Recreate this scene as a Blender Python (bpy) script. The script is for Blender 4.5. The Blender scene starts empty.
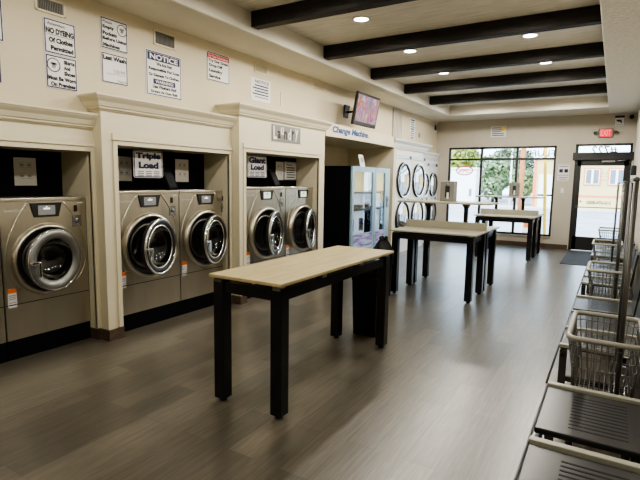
import bpy, bmesh, math, random
from mathutils import Vector, Matrix, Euler
random.seed(7)
PI = math.pi
scn = bpy.context.scene
col = scn.collection
V = Vector

# ------------------------------------------------------------------ materials
MATS = {}
def mat(name, color, rough=0.5, metal=0.0, nscale=0, namt=0.12, bump=0.0, bscale=None, stretch=(1, 1, 1),
        emit=None, estr=0.0, spec=0.5, coat=0.0):
    if name in MATS: return MATS[name]
    m = bpy.data.materials.new(name); m.use_nodes = True
    nt = m.node_tree; b = nt.nodes['Principled BSDF']
    b.inputs['Base Color'].default_value = (*color, 1)
    b.inputs['Roughness'].default_value = rough
    b.inputs['Metallic'].default_value = metal
    b.inputs['Specular IOR Level'].default_value = spec
    b.inputs['Coat Weight'].default_value = coat
    if emit:
        b.inputs['Emission Color'].default_value = (*emit, 1)
        b.inputs['Emission Strength'].default_value = estr
    if nscale or bump:
        tc = nt.nodes.new('ShaderNodeTexCoord'); mp = nt.nodes.new('ShaderNodeMapping')
        mp.inputs['Scale'].default_value = stretch
        nt.links.new(tc.outputs['Object'], mp.inputs['Vector'])
        if nscale:
            n = nt.nodes.new('ShaderNodeTexNoise'); n.inputs['Scale'].default_value = nscale
            n.inputs['Detail'].default_value = 5
            nt.links.new(mp.outputs['Vector'], n.inputs['Vector'])
            r = nt.nodes.new('ShaderNodeValToRGB')
            r.color_ramp.elements[0].position = 0.3; r.color_ramp.elements[1].position = 0.7
            r.color_ramp.elements[0].color = (*[c * (1 - namt) for c in color], 1)
            r.color_ramp.elements[1].color = (*[min(1, c * (1 + namt)) for c in color], 1)
            nt.links.new(n.outputs['Fac'], r.inputs['Fac'])
            nt.links.new(r.outputs['Color'], b.inputs['Base Color'])
        if bump:
            n2 = nt.nodes.new('ShaderNodeTexNoise'); n2.inputs['Scale'].default_value = bscale or nscale or 20
            n2.inputs['Detail'].default_value = 4
            nt.links.new(mp.outputs['Vector'], n2.inputs['Vector'])
            bp = nt.nodes.new('ShaderNodeBump'); bp.inputs['Strength'].default_value = bump
            bp.inputs['Distance'].default_value = 0.02
            nt.links.new(n2.outputs['Fac'], bp.inputs['Height'])
            nt.links.new(bp.outputs['Normal'], b.inputs['Normal'])
    MATS[name] = m
    return m

def glass_mat(name, tint, refl=0.08, rough=0.02):
    m = bpy.data.materials.new(name); m.use_nodes = True
    nt = m.node_tree; nt.nodes.clear()
    out = nt.nodes.new('ShaderNodeOutputMaterial'); mx = nt.nodes.new('ShaderNodeMixShader')
    t = nt.nodes.new('ShaderNodeBsdfTransparent'); g = nt.nodes.new('ShaderNodeBsdfGlossy')
    t.inputs['Color'].default_value = (*tint, 1); g.inputs['Roughness'].default_value = rough
    lw = nt.nodes.new('ShaderNodeLayerWeight'); lw.inputs['Blend'].default_value = 0.25
    mt = nt.nodes.new('ShaderNodeMath'); mt.operation = 'MULTIPLY_ADD'
    mt.inputs[1].default_value = 0.5; mt.inputs[2].default_value = refl
    nt.links.new(lw.outputs['Fresnel'], mt.inputs[0]); nt.links.new(mt.outputs[0], mx.inputs['Fac'])
    nt.links.new(t.outputs[0], mx.inputs[1]); nt.links.new(g.outputs[0], mx.inputs[2])
    nt.links.new(mx.outputs[0], out.inputs['Surface'])
    MATS[name] = m
    return m

def floor_mat():
    m = bpy.data.materials.new('vinyl_planks'); m.use_nodes = True
    nt = m.node_tree; b = nt.nodes['Principled BSDF']; L = nt.links.new
    tc = nt.nodes.new('ShaderNodeTexCoord')
    sp = nt.nodes.new('ShaderNodeSeparateXYZ'); cb = nt.nodes.new('ShaderNodeCombineXYZ')
    L(tc.outputs['Object'], sp.inputs[0]); L(sp.outputs['Y'], cb.inputs['X']); L(sp.outputs['X'], cb.inputs['Y'])
    br = nt.nodes.new('ShaderNodeTexBrick')
    br.inputs['Scale'].default_value = 1.0; br.inputs['Brick Width'].default_value = 1.22
    br.inputs['Row Height'].default_value = 0.18; br.inputs['Mortar Size'].default_value = 0.0016
    br.inputs['Mortar Smooth'].default_value = 0.3; br.offset = 0.37
    br.inputs['Color1'].default_value = (0.134, 0.121, 0.096, 1)
    br.inputs['Color2'].default_value = (0.074, 0.067, 0.054, 1)
    br.inputs['Mortar'].default_value = (0.045, 0.039, 0.031, 1)
    L(cb.outputs[0], br.inputs['Vector'])
    mp = nt.nodes.new('ShaderNodeMapping'); mp.inputs['Scale'].default_value = (1.6, 24, 1)
    L(cb.outputs[0], mp.inputs['Vector'])
    n = nt.nodes.new('ShaderNodeTexNoise'); n.inputs['Scale'].default_value = 2.2; n.inputs['Detail'].default_value = 9
    n.inputs['Roughness'].default_value = 0.65; n.inputs['Distortion'].default_value = 0.15
    L(mp.outputs[0], n.inputs['Vector'])
    r = nt.nodes.new('ShaderNodeValToRGB')
    r.color_ramp.elements[0].position = 0.33; r.color_ramp.elements[0].color = (0.62, 0.60, 0.57, 1)
    r.color_ramp.elements[1].position = 0.72; r.color_ramp.elements[1].color = (1.55, 1.5, 1.42, 1)
    L(n.outputs['Fac'], r.inputs['Fac'])
    mx = nt.nodes.new('ShaderNodeMix'); mx.data_type = 'RGBA'; mx.blend_type = 'MULTIPLY'; mx.inputs[0].default_value = 0.8
    L(br.outputs['Color'], mx.inputs[6]); L(r.outputs['Color'], mx.inputs[7]); L(mx.outputs[2], b.inputs['Base Color'])
    n2 = nt.nodes.new('ShaderNodeTexNoise'); n2.inputs['Scale'].default_value = 0.9; n2.inputs['Detail'].default_value = 1
    L(tc.outputs['Object'], n2.inputs['Vector'])
    mr = nt.nodes.new('ShaderNodeMapRange'); mr.inputs['To Min'].default_value = 0.29; mr.inputs['To Max'].default_value = 0.33
    L(n2.outputs['Fac'], mr.inputs['Value']); L(mr.outputs[0], b.inputs['Roughness'])
    b.inputs['Specular IOR Level'].default_value = 0.8
    bp = nt.nodes.new('ShaderNodeBump'); bp.inputs['Strength'].default_value = 0.04; bp.inputs['Distance'].default_value = 0.002
    L(n.outputs['Fac'], bp.inputs['Height']); L(bp.outputs['Normal'], b.inputs['Normal'])
    MATS['floor'] = m
    return m

def wood_top_mat():
    m = bpy.data.materials.new('pale_wood_laminate'); m.use_nodes = True
    nt = m.node_tree; b = nt.nodes['Principled BSDF']; L = nt.links.new
    tc = nt.nodes.new('ShaderNodeTexCoord'); mp = nt.nodes.new('ShaderNodeMapping')
    mp.inputs['Scale'].default_value = (14, 1.3, 8)
    L(tc.outputs['Object'], mp.inputs['Vector'])
    n = nt.nodes.new('ShaderNodeTexNoise'); n.inputs['Scale'].default_value = 2; n.inputs['Detail'].default_value = 7
    n.inputs['Distortion'].default_value = 0.8
    L(mp.outputs[0], n.inputs['Vector'])
    r = nt.nodes.new('ShaderNodeValToRGB')
    r.color_ramp.elements[0].position = 0.3; r.color_ramp.elements[0].color = (0.41, 0.335, 0.18, 1)
    r.color_ramp.elements[1].position = 0.75; r.color_ramp.elements[1].color = (0.58, 0.49, 0.275, 1)
    L(n.outputs['Fac'], r.inputs['Fac']); L(r.outputs['Color'], b.inputs['Base Color'])
    b.inputs['Roughness'].default_value = 0.42
    MATS['wood_top'] = m
    return m

def tv_mat():
    m = bpy.data.materials.new('tv_picture'); m.use_nodes = True
    nt = m.node_tree; b = nt.nodes['Principled BSDF']; L = nt.links.new
    tc = nt.nodes.new('ShaderNodeTexCoord')
    mp = nt.nodes.new('ShaderNodeMapping'); mp.inputs['Scale'].default_value = (1, 1, 0.55)
    n = nt.nodes.new('ShaderNodeTexNoise'); n.inputs['Scale'].default_value = 6.5; n.inputs['Distortion'].default_value = 1.2
    L(tc.outputs['Object'], mp.inputs[0]); L(mp.outputs[0], n.inputs['Vector'])
    v = nt.nodes.new('ShaderNodeTexVoronoi'); v.inputs['Scale'].default_value = 7
    L(n.outputs['Color'], v.inputs['Vector'])
    r = nt.nodes.new('ShaderNodeValToRGB'); cr = r.color_ramp
    cr.elements[0].position = 0.0; cr.elements[0].color = (0.45, 0.03, 0.30, 1)
    cr.elements[1].position = 1.0; cr.elements[1].color = (0.20, 0.06, 0.55, 1)
    for p, c in ((0.2, (0.75, 0.30, 0.5, 1)), (0.36, (0.03, 0.35, 0.5, 1)), (0.5, (0.8, 0.75, 0.85, 1)), (0.64, (0.7, 0.06, 0.10, 1)), (0.8, (0.8, 0.42, 0.2, 1))):
        e = cr.elements.new(p); e.color = c
    sx = nt.nodes.new('ShaderNodeSeparateColor'); L(v.outputs['Color'], sx.inputs[0])
    L(sx.outputs[0], r.inputs['Fac'])
    b.inputs['Base Color'].default_value = (0.02, 0.02, 0.02, 1)
    L(r.outputs['Color'], b.inputs['Emission Color']); b.inputs['Emission Strength'].default_value = 0.55
    b.inputs['Roughness'].default_value = 0.2
    MATS['tv'] = m
    return m

def panel_art_mat():
    m = bpy.data.materials.new('blue_violet_graphic'); m.use_nodes = True
    nt = m.node_tree; b = nt.nodes['Principled BSDF']; L = nt.links.new
    tc = nt.nodes.new('ShaderNodeTexCoord'); mp = nt.nodes.new('ShaderNodeMapping'); mp.inputs['Scale'].default_value = (1, 7, 1.6)
    n = nt.nodes.new('ShaderNodeTexNoise'); n.inputs['Scale'].default_value = 2.2; n.inputs['Detail'].default_value = 4
    L(tc.outputs['Object'], mp.inputs[0]); L(mp.outputs[0], n.inputs['Vector'])
    r = nt.nodes.new('ShaderNodeValToRGB'); cr = r.color_ramp
    cr.elements[0].position = 0.3; cr.elements[0].color = (0.05, 0.06, 0.16, 1)
    cr.elements[1].position = 0.72; cr.elements[1].color = (0.62, 0.72, 0.75, 1)
    for p, c in ((0.42, (0.20, 0.17, 0.42, 1)), (0.52, (0.42, 0.42, 0.66, 1)), (0.6, (0.35, 0.55, 0.62, 1))):
        e = cr.elements.new(p); e.color = c
    L(n.outputs['Fac'], r.inputs['Fac']); L(r.outputs['Color'], b.inputs['Base Color'])
    b.inputs['Roughness'].default_value = 0.25
    MATS['art'] = m
    return m

floor_mat(); wood_top_mat(); tv_mat(); panel_art_mat()
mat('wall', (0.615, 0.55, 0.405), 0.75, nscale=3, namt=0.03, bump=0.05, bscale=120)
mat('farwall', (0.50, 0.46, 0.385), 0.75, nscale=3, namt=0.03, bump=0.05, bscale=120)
mat('casing', (0.665, 0.61, 0.455), 0.45, nscale=2, namt=0.02)
mat('soffit', (0.63, 0.595, 0.51), 0.75, nscale=4, namt=0.03, bump=0.08, bscale=90)
mat('stucco', (0.74, 0.71, 0.64), 0.7, nscale=22, namt=0.10, bump=0.9, bscale=26, stretch=(1, 2.2, 1))
mat('tray', (0.76, 0.73, 0.66), 0.7, nscale=5, namt=0.12, bump=0.5, bscale=9, stretch=(0.7, 5.0, 1))
mat('beam', (0.024, 0.021, 0.0185), 0.6, nscale=6, namt=0.35, stretch=(1, 8, 8), bump=0.2, spec=0.2)
mat('steel', (0.56, 0.53, 0.455), 0.285, 1.0, nscale=3, namt=0.05, bump=0.6, bscale=2.0, stretch=(1, 2.2, 0.5))
mat('steel_dark', (0.30, 0.28, 0.25), 0.3, 1.0, nscale=5, namt=0.05)
mat('chrome', (0.86, 0.87, 0.88), 0.09, 1.0, nscale=5, namt=0.03)
mat('alu', (0.25, 0.25, 0.245), 0.42, 0.8, nscale=6, namt=0.04)
mat('drum', (0.13, 0.13, 0.13), 0.35, 0.8, nscale=30, namt=0.3)
mat('rubber', (0.010, 0.010, 0.010), 0.55, nscale=10, namt=0.2)
mat('black', (0.012, 0.012, 0.013), 0.42, nscale=10, namt=0.15)
mat('black_frame', (0.012, 0.012, 0.013), 0.38, nscale=10, namt=0.15)
mat('black_leg', (0.007, 0.007, 0.009), 0.22, nscale=10, namt=0.1, spec=0.5)
mat('black_matte', (0.004, 0.004, 0.006), 0.8, nscale=10, namt=0.15, spec=0.08)
mat('bin_plastic', (0.004, 0.005, 0.007), 0.6, nscale=10, namt=0.15, spec=0.2)
mat('bag', (0.004, 0.004, 0.004), 0.5, nscale=18, namt=0.2, bump=0.4, bscale=14, spec=0.25)
mat('sign_white', (0.72, 0.71, 0.70), 0.5, nscale=8, namt=0.02)
mat('paper', (0.62, 0.60, 0.55), 0.7, nscale=8, namt=0.03)
mat('ink_blue', (0.014, 0.016, 0.075), 0.6, nscale=20, namt=0.05)
mat('ink_black', (0.008, 0.008, 0.010), 0.6, nscale=20, namt=0.05)
mat('ink_red', (0.50, 0.03, 0.04), 0.6, nscale=20, namt=0.05)
mat('ink_grey', (0.26, 0.26, 0.27), 0.6, nscale=20, namt=0.05)
mat('letter_blue', (0.012, 0.05, 0.19), 0.5, nscale=20, namt=0.05)
mat('orange', (0.75, 0.17, 0.03), 0.6, nscale=20, namt=0.05)
mat('yellow', (0.85, 0.66, 0.10), 0.5, nscale=20, namt=0.05)
mat('lcd', (0.20, 0.20, 0.20), 0.3, nscale=20, namt=0.1, emit=(0.75, 0.78, 0.78), estr=0.06)
mat('lcd_lit', (0.30, 0.32, 0.28), 0.3, nscale=20, namt=0.1, emit=(0.80, 0.92, 0.72), estr=0.75)
mat('led_white', (0.8, 0.8, 0.8), 0.3, nscale=20, namt=0.02, emit=(1, 1, 1), estr=0.8)
mat('lens', (0.9, 0.9, 0.85), 0.4, nscale=5, namt=0.01, emit=(1.0, 0.93, 0.80), estr=14)
mat('white_paint', (0.74, 0.72, 0.69), 0.4, nscale=4, namt=0.03)
mat('dryer_white', (0.78, 0.77, 0.76), 0.32, nscale=4, namt=0.02)
mat('dryer_panel', (0.56, 0.62, 0.68), 0.3, nscale=4, namt=0.03)
mat('base_brown', (0.085, 0.055, 0.036), 0.5, nscale=14, namt=0.3, stretch=(1, 1, 4))
mat('exit_red', (0.7, 0.02, 0.04), 0.4, nscale=10, namt=0.02, emit=(1.0, 0.01, 0.03), estr=0.55)
mat('plastic_grey', (0.20, 0.195, 0.175), 0.45, nscale=8, namt=0.05)
mat('vend_frame', (0.28, 0.41, 0.52), 0.3, 0.3, nscale=5, namt=0.08)
mat('vend_cream', (0.80, 0.68, 0.36), 0.5, nscale=3, namt=0.12, emit=(1, 0.82, 0.42), estr=0.75)
mat('vend_white', (0.72, 0.74, 0.76), 0.4, nscale=5, namt=0.10, emit=(0.75, 0.88, 1), estr=0.75)
mat('vend_shelf', (0.32, 0.34, 0.36), 0.35, 0.4, nscale=5, namt=0.05)
mat('seat_black', (0.016, 0.0165, 0.018), 0.30, nscale=6, namt=0.15, spec=0.5)
mat('slot', (0.004, 0.004, 0.004), 0.8, nscale=6, namt=0.1)
mat('bar_beige', (0.40, 0.395, 0.32), 0.4, nscale=8, namt=0.05)
mat('frame_grey', (0.055, 0.052, 0.048), 0.4, nscale=8, namt=0.1)
mat('wire', (0.30, 0.30, 0.295), 0.3, 0.9, nscale=8, namt=0.05)
mat('rim', (0.36, 0.355, 0.30), 0.4, nscale=8, namt=0.05)
mat('pole', (0.12, 0.12, 0.115), 0.32, 0.8, nscale=8, namt=0.05)
mat('mat_grey', (0.040, 0.040, 0.040), 0.9, nscale=60, namt=0.3, bump=0.4, bscale=90)
mat('street', (0.36, 0.35, 0.34), 0.9, nscale=0.6, namt=0.18, bump=0.1, bscale=20)
mat('concrete', (0.56, 0.54, 0.50), 0.9, nscale=1.2, namt=0.1, bump=0.1, bscale=20)
mat('kerb', (0.50, 0.48, 0.45), 0.9, nscale=2, namt=0.1)
mat('ext_yellow', (0.62, 0.49, 0.24), 0.8, nscale=1.5, namt=0.06)
mat('ext_white', (0.80, 0.79, 0.76), 0.8, nscale=1.5, namt=0.04)
mat('ext_orange', (0.70, 0.20, 0.09), 0.7, nscale=2, namt=0.06)
mat('ext_glass', (0.16, 0.18, 0.20), 0.2, nscale=2, namt=0.2)
mat('ext_roof', (0.25, 0.24, 0.23), 0.8, nscale=2, namt=0.1)
mat('pole_orange', (0.55, 0.20, 0.07), 0.8, nscale=5, namt=0.2, stretch=(4, 4, 0.6))
mat('pole_yellow', (0.80, 0.48, 0.04), 0.5, nscale=5, namt=0.08)
mat('bark', (0.12, 0.08, 0.05), 0.9, nscale=9, namt=0.3)
mat('leaf', (0.20, 0.27, 0.13), 0.7, nscale=1.1, namt=0.55)
mat('leaf_yellow', (0.30, 0.33, 0.05), 0.7, nscale=1.1, namt=0.4)
mat('leaf_dark', (0.15, 0.21, 0.12), 0.7, nscale=1.1, namt=0.5)
glass_mat('glass_clear', (0.93, 0.95, 0.95), 0.02)
glass_mat('glass_smoke', (0.22, 0.22, 0.22), 0.05)
glass_mat('glass_case', (0.88, 0.91, 0.93), 0.01)
M = MATS

# ------------------------------------------------------------------ mesh builder
class MB:
    def __init__(s): s.v = []; s.f = []; s.m = []; s.sm = []
    def add(s, vs, fs, mi=0, smooth=False):
        o = len(s.v); s.v += [tuple(p) for p in vs]
        for f in fs: s.f.append([o + i for i in f]); s.m.append(mi); s.sm.append(smooth)
        return s
    def box(s, a, b, mi=0, bevel=0.0, seg=2):
        x0, x1 = sorted((a[0], b[0])); y0, y1 = sorted((a[1], b[1])); z0, z1 = sorted((a[2], b[2]))
        vs = [(x0, y0, z0), (x1, y0, z0), (x1, y1, z0), (x0, y1, z0), (x0, y0, z1), (x1, y0, z1), (x1, y1, z1), (x0, y1, z1)]
        fs = [(0, 3, 2, 1), (4, 5, 6, 7), (0, 1, 5, 4), (1, 2, 6, 5), (2, 3, 7, 6), (3, 0, 4, 7)]
        if bevel > 0:
            bm = bmesh.new(); bv = [bm.verts.new(p) for p in vs]
            for f in fs: bm.faces.new([bv[i] for i in f])
            bmesh.ops.bevel(bm, geom=bm.edges[:], offset=min(bevel, 0.45 * min(x1 - x0, y1 - y0, z1 - z0)), segments=seg, affect='EDGES', profile=0.5)
            bm.verts.index_update()
            s.add([v.co[:] for v in bm.verts], [[v.index for v in f.verts] for f in bm.faces], mi, False)
            bm.free()
        else: s.add(vs, fs, mi)
        return s
    def hexa(s, p, mi=0):   # 8 points: bottom 4 ccw, top 4 ccw
        return s.add(p, [(0, 3, 2, 1), (4, 5, 6, 7), (0, 1, 5, 4), (1, 2, 6, 5), (2, 3, 7, 6), (3, 0, 4, 7)], mi)
    def lathe(s, prof, c, axis='z', n=40, mi=0, smooth=True, closed=False):
        # prof: list of (h, r); axis direction h
        vs = []; fs = []
        for h, r in prof:
            for k in range(n):
                a = 2 * PI * k / n; u, w = r * math.cos(a), r * math.sin(a)
                if axis == 'z': p = (c[0] + u, c[1] + w, c[2] + h)
                elif axis == 'x': p = (c[0] + h, c[1] + u, c[2] + w)
                else: p = (c[0] + w, c[1] + h, c[2] + u)
                vs.append(p)
        m = len(prof); rng = range(m if closed else m - 1)
        for i in rng:
            j = (i + 1) % m
            for k in range(n):
                k2 = (k + 1) % n
                fs.append((i * n + k, i * n + k2, j * n + k2, j * n + k))
        return s.add(vs, fs, mi, smooth)
    def tube(s, pts, r, n=8, mi=0, cyclic=False, caps=True, smooth=True):
        pts = [V(p) for p in pts]; N = len(pts); vs = []; fs = []
        up = None
        for i, p in enumerate(pts):
            if cyclic: d = (pts[(i + 1) % N] - pts[i - 1])
            else: d = (pts[min(i + 1, N - 1)] - pts[max(i - 1, 0)])
            d.normalize()
            if up is None:
                up = V((0, 0, 1)) if abs(d.z) < 0.9 else V((1, 0, 0))
            a = d.cross(up)
            if a.length < 1e-4: a = d.cross(V((0, 1, 0)))
            a.normalize(); b = a.cross(d).normalized(); up = b
            for k in range(n):
                t = 2 * PI * (k + 0.5) / n; vs.append(p + (a * math.cos(t) + b * math.sin(t)) * r)
        for i in range(N if cyclic else N - 1):
            j = (i + 1) % N
            for k in range(n):
                k2 = (k + 1) % n; fs.append((i * n + k, i * n + k2, j * n + k2, j * n + k))
        if caps and not cyclic: fs.append(tuple(range(n - 1, -1, -1))); fs.append(tuple(range((N - 1) * n, N * n)))
        return s.add(vs, fs, mi, smooth and n > 5)
    def cyl(s, a, b, r, n=16, mi=0): return s.tube([a, b], r, n, mi)
    def prism(s, poly, x0, x1, mi=0):   # poly of (y,z), extruded in x
        n = len(poly)
        vs = [(x0, y, z) for y, z in poly] + [(x1, y, z) for y, z in poly]
        fs = [tuple(range(n - 1, -1, -1)), tuple(range(n, 2 * n))]
        fs += [(i, (i + 1) % n, n + (i + 1) % n, n + i) for i in range(n)]
        return s.add(vs, fs, mi)
    def sphere(s, c, r, n=16, mi=0, sx=1, sy=1, sz=1):
        vs = []; fs = []; m = n // 2
        for i in range(m + 1):
            t = PI * i / m
            for k in range(n):
                a = 2 * PI * k / n
                vs.append((c[0] + r * sx * math.sin(t) * math.cos(a), c[1] + r * sy * math.sin(t) * math.sin(a), c[2] + r * sz * math.cos(t)))
        for i in range(m):
            for k in range(n):
                fs.append((i * n + k, (i + 1) * n + k, (i + 1) * n + (k + 1) % n, i * n + (k + 1) % n))
        return s.add(vs, fs, mi, True)

def obj(name, mb, mats, parent=None, loc=(0, 0, 0), rot=None):
    me = bpy.data.meshes.new(name)
    me.from_pydata(mb.v, [], mb.f)
    if not isinstance(mats, (list, tuple)): mats = [mats]
    for m in mats: me.materials.append(M[m] if isinstance(m, str) else m)
    me.polygons.foreach_set('material_index', mb.m)
    me.polygons.foreach_set('use_smooth', mb.sm)
    me.update()
    bm = bmesh.new(); bm.from_mesh(me); bmesh.ops.remove_doubles(bm, verts=bm.verts, dist=1e-6)
    bmesh.ops.recalc_face_normals(bm, faces=bm.faces); bm.to_mesh(me); bm.free()
    o = bpy.data.objects.new(name, me); col.objects.link(o)
    o.parent = parent; o.location = loc
    if rot is not None:
        if isinstance(rot, Matrix): o.rotation_euler = rot.to_euler()
        else: o.rotation_euler = rot
    return o

def tag(o, label, cat, group=None, kind=None):
    o['label'] = label; o['category'] = cat
    if group: o['group'] = group
    if kind: o['kind'] = kind
    return o
def thing(name, label, cat, loc=(0, 0, 0), rot=(0, 0, 0), group=None):
    o = bpy.data.objects.new(name, None); col.objects.link(o); o.empty_display_size = 0.1
    o.location = loc; o.rotation_euler = rot
    return tag(o, label, cat, group)
def struct(name, mb, mats, parent=None):
    o = obj(name, mb, mats, parent)
    if parent is None: o['kind'] = 'structure'
    return o
def dup(root, loc, label=None, rot=None):
    def cp(o, par):
        c = o.copy(); col.objects.link(c); c.parent = par
        for ch in o.children: cp(ch, c)
        return c
    r = cp(root, None); r.location = loc
    if rot is not None: r.rotation_euler = rot
    if label: r['label'] = label
    return r

# text as mesh, fitted into a w x h box in local x/y, centred at (cx, cy), lying at z
def text_mb(mb, body, cx, cy, w, h, z=0.0, mi=0, bold=0.0, align=None, sx=1, shear=0.0):
    cu = bpy.data.curves.new('lettering', 'FONT'); cu.body = body; cu.align_x = 'LEFT'; cu.size = 1.0
    cu.offset = bold; cu.resolution_u = 3; cu.shear = shear
    o = bpy.data.objects.new('lettering', cu); col.objects.link(o)
    bpy.context.view_layer.update()
    dg = bpy.context.evaluated_depsgraph_get()
    me = bpy.data.meshes.new_from_object(o.evaluated_get(dg))
    vs = [v.co.copy() for v in me.vertices]; fs = [list(p.vertices) for p in me.polygons]
    bpy.data.objects.remove(o); bpy.data.curves.remove(cu); bpy.data.meshes.remove(me)
    if not vs: return
    x0 = min(v.x for v in vs); x1 = max(v.x for v in vs); y0 = min(v.y for v in vs); y1 = max(v.y for v in vs)
    kx = w / (x1 - x0); ky = h / (y1 - y0)
    mb.add([((v.x - (x0 + x1) / 2) * kx + cx, (v.y - (y0 + y1) / 2) * ky + cy, z) for v in vs], fs, mi)

def rrect(w, h, r, n=5):
    pts = []
    for cx, cy, a0 in ((w / 2 - r, h / 2 - r, 0), (-w / 2 + r, h / 2 - r, 90), (-w / 2 + r, -h / 2 + r, 180), (w / 2 - r, -h / 2 + r, 270)):
        for k in range(n + 1):
            a = math.radians(a0 + 90 * k / n); pts.append((cx + r * math.cos(a), cy + r * math.sin(a)))
    return pts
def plate(mb, w, h, t, r=0.0, mi=0, cx=0, cy=0, z=0):
    if r <= 0: mb.box((cx - w / 2, cy - h / 2, z), (cx + w / 2, cy + h / 2, z + t), mi); return
    p = rrect(w, h, r); n = len(p)
    vs = [(x + cx, y + cy, z) for x, y in p] + [(x + cx, y + cy, z + t) for x, y in p]
    mb.add(vs, [tuple(range(n - 1, -1, -1)), tuple(range(n, 2 * n))] + [(i, (i + 1) % n, n + (i + 1) % n, n + i) for i in range(n)], mi)
def outline(mb, w, h, t, z, r=0.0, mi=0, cx=0, cy=0):
    a = rrect(w, h, max(r, 1e-4)); b = rrect(w - 2 * t, h - 2 * t, max(r - t, 1e-4)); n = len(a)
    mb.add([(x + cx, y + cy, z) for x, y in a] + [(x + cx, y + cy, z) for x, y in b], [(i, (i + 1) % n, n + (i + 1) % n, n + i) for i in range(n)], mi)

RX = Matrix(((0, 0, 1), (1, 0, 0), (0, 1, 0)))     # local x->+Y, y->+Z, z->+X : faces the room from the left wall
RF = Matrix(((1, 0, 0), (0, 0, -1), (0, 1, 0)))    # faces -Y (far wall)
RB = Matrix(((-1, 0, 0), (0, 0, 1), (0, 1, 0)))    # faces +Y (mirrored when read from inside)
RR = Matrix(((0, 0, -1), (-1, 0, 0), (0, 1, 0)))   # faces -X (right wall)

# lines: list of (text, cx_frac, cy_frac, w_frac, h_frac, mi, bold)
def sign(name, label, cat, c, w, h, R, lines, mats=('ink_blue',), board='sign_white', r=0.0, border='ink_blue', bars=(), circles=(), group=None, t=0.008, fills=()):
    b = MB(); plate(b, w, h, t, r)
    if border: outline(b, w * 0.97, h * 0.97, 0.010, t + 0.0006, max(r - 0.005, 0), 1)
    o = obj(name, b, [board, border or board], None, c, R)
    tag(o, label, cat, group)
    if fills:
        f = MB()
        for (fx, fy, fw, fh, mi) in fills: plate(f, fw * w, fh * h, 0.001, 0.0, mi, fx * w, fy * h, t)
        obj('colour_band', f, list(mats), o)
    for (s, cx, cy, fw, fh, mi, bo) in lines:
        l = MB(); text_mb(l, s, cx * w, cy * h, fw * w, fh * h, t + 0.0022, 0, bo); obj('lettering', l, mats[mi], o)
    l = MB()
    for (cx, cy, fw, fh, mi) in bars: plate(l, fw * w, fh * h, 0.0008, 0, mi, cx * w, cy * h, t + 0.001)
    if l.v: obj('small_print', l, list(mats), o)
    for (cx, cy, rad, mi) in circles:
        k = MB(); k.lathe([(t, rad), (t + 0.002, rad), (t + 0.002, rad * 0.88), (t, rad * 0.88)], (cx * w, cy * h, 0), 'z', 32, 0, closed=True)
        g = rad
        plate(k, g * 0.55, g * 0.75, 0.001, 0.02 * 0, 1, cx * w, cy * h - g * 0.05, t)
        plate(k, g * 0.95, g * 0.3, 0.001, 0, 1, cx * w, cy * h + g * 0.18, t)
        obj('emblem', k, [mats[mi], 'ink_grey'], o)
    return o

# ================================================================== SETTING
D = 12.9; WX = -4.18; RW = 0.31; ZS = 3.136; ZT = 3.365; YB = -3.0; BX = -4.95
mb = MB(); mb.box((BX - 0.1, YB - 0.1, -0.1), (RW + 0.1, D + 0.12, 0.0)); struct('floor', mb, 'floor')
# left wall: deep back of the alcoves and the thick upper part
mb = MB(); mb.box((BX - 0.1, YB, 0), (BX, D, 3.7))
mb.box((BX, YB, 2.10), (WX, 6.545, 3.14)); mb.box((BX, 6.545, 2.44), (WX, 9.45, 3.14)); mb.box((BX, 9.45, 2.30), (WX, D, 3.14))
struct('wall_left', mb, 'wall')
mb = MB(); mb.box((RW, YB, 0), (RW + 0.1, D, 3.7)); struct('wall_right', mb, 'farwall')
mb = MB(); mb.box((BX, YB - 0.1, 0), (RW, YB, 3.7)); struct('wall_back', mb, 'wall')
# far wall with window and door openings
wx0, wx1, wz0, wz1 = -3.83, -1.25, 0.28, 2.46
dx0, dx1, dz1 = -0.85, 0.275, 2.48
mb = MB(); y0, y1 = D, D + 0.15
mb.box((BX, y0, 0), (wx0, y1, 3.7)); mb.box((wx0, y0, 0), (wx1, y1, wz0)); mb.box((wx0, y0, wz1), (wx1, y1, 3.7))
mb.box((wx1, y0, 0), (dx0, y1, 3.7)); mb.box((dx0, y0, dz1), (dx1, y1, 3.7)); mb.box((dx1, y0, 0), (RW + 0.1, y1, 3.7))
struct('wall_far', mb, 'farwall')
# ceiling
mb = MB(); mb.box((-3.6, YB, ZT), (-0.2, 11.85, ZT + 0.1)); mb.box((BX - 0.1, YB - 0.1, 3.7), (RW + 0.1, D + 0.15, 3.8)); struct('ceiling', mb, 'tray')
mb = MB(); mb.box((BX, YB, ZS), (-3.53, D, 3.7), bevel=0.015); struct('trim_1', mb, 'soffit')
mb = MB(); mb.box((-0.238, YB, ZS), (RW, D, 3.7), bevel=0.01); struct('trim_2', mb, 'stucco')
mb = MB(); mb.box((-3.54, 11.77, ZS), (-0.23, D, 3.7), bevel=0.012); struct('trim_3', mb, 'soffit')
# baseboards
mb = MB(); mb.box((-4.0, D - 0.012, 0), (dx0 - 0.02, D, 0.11)); struct('baseboard_far', mb, 'base_brown')
mb = MB(); mb.box((RW - 0.012, YB, 0), (RW, D, 0.11)); struct('baseboard_right', mb, 'base_brown')

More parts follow.
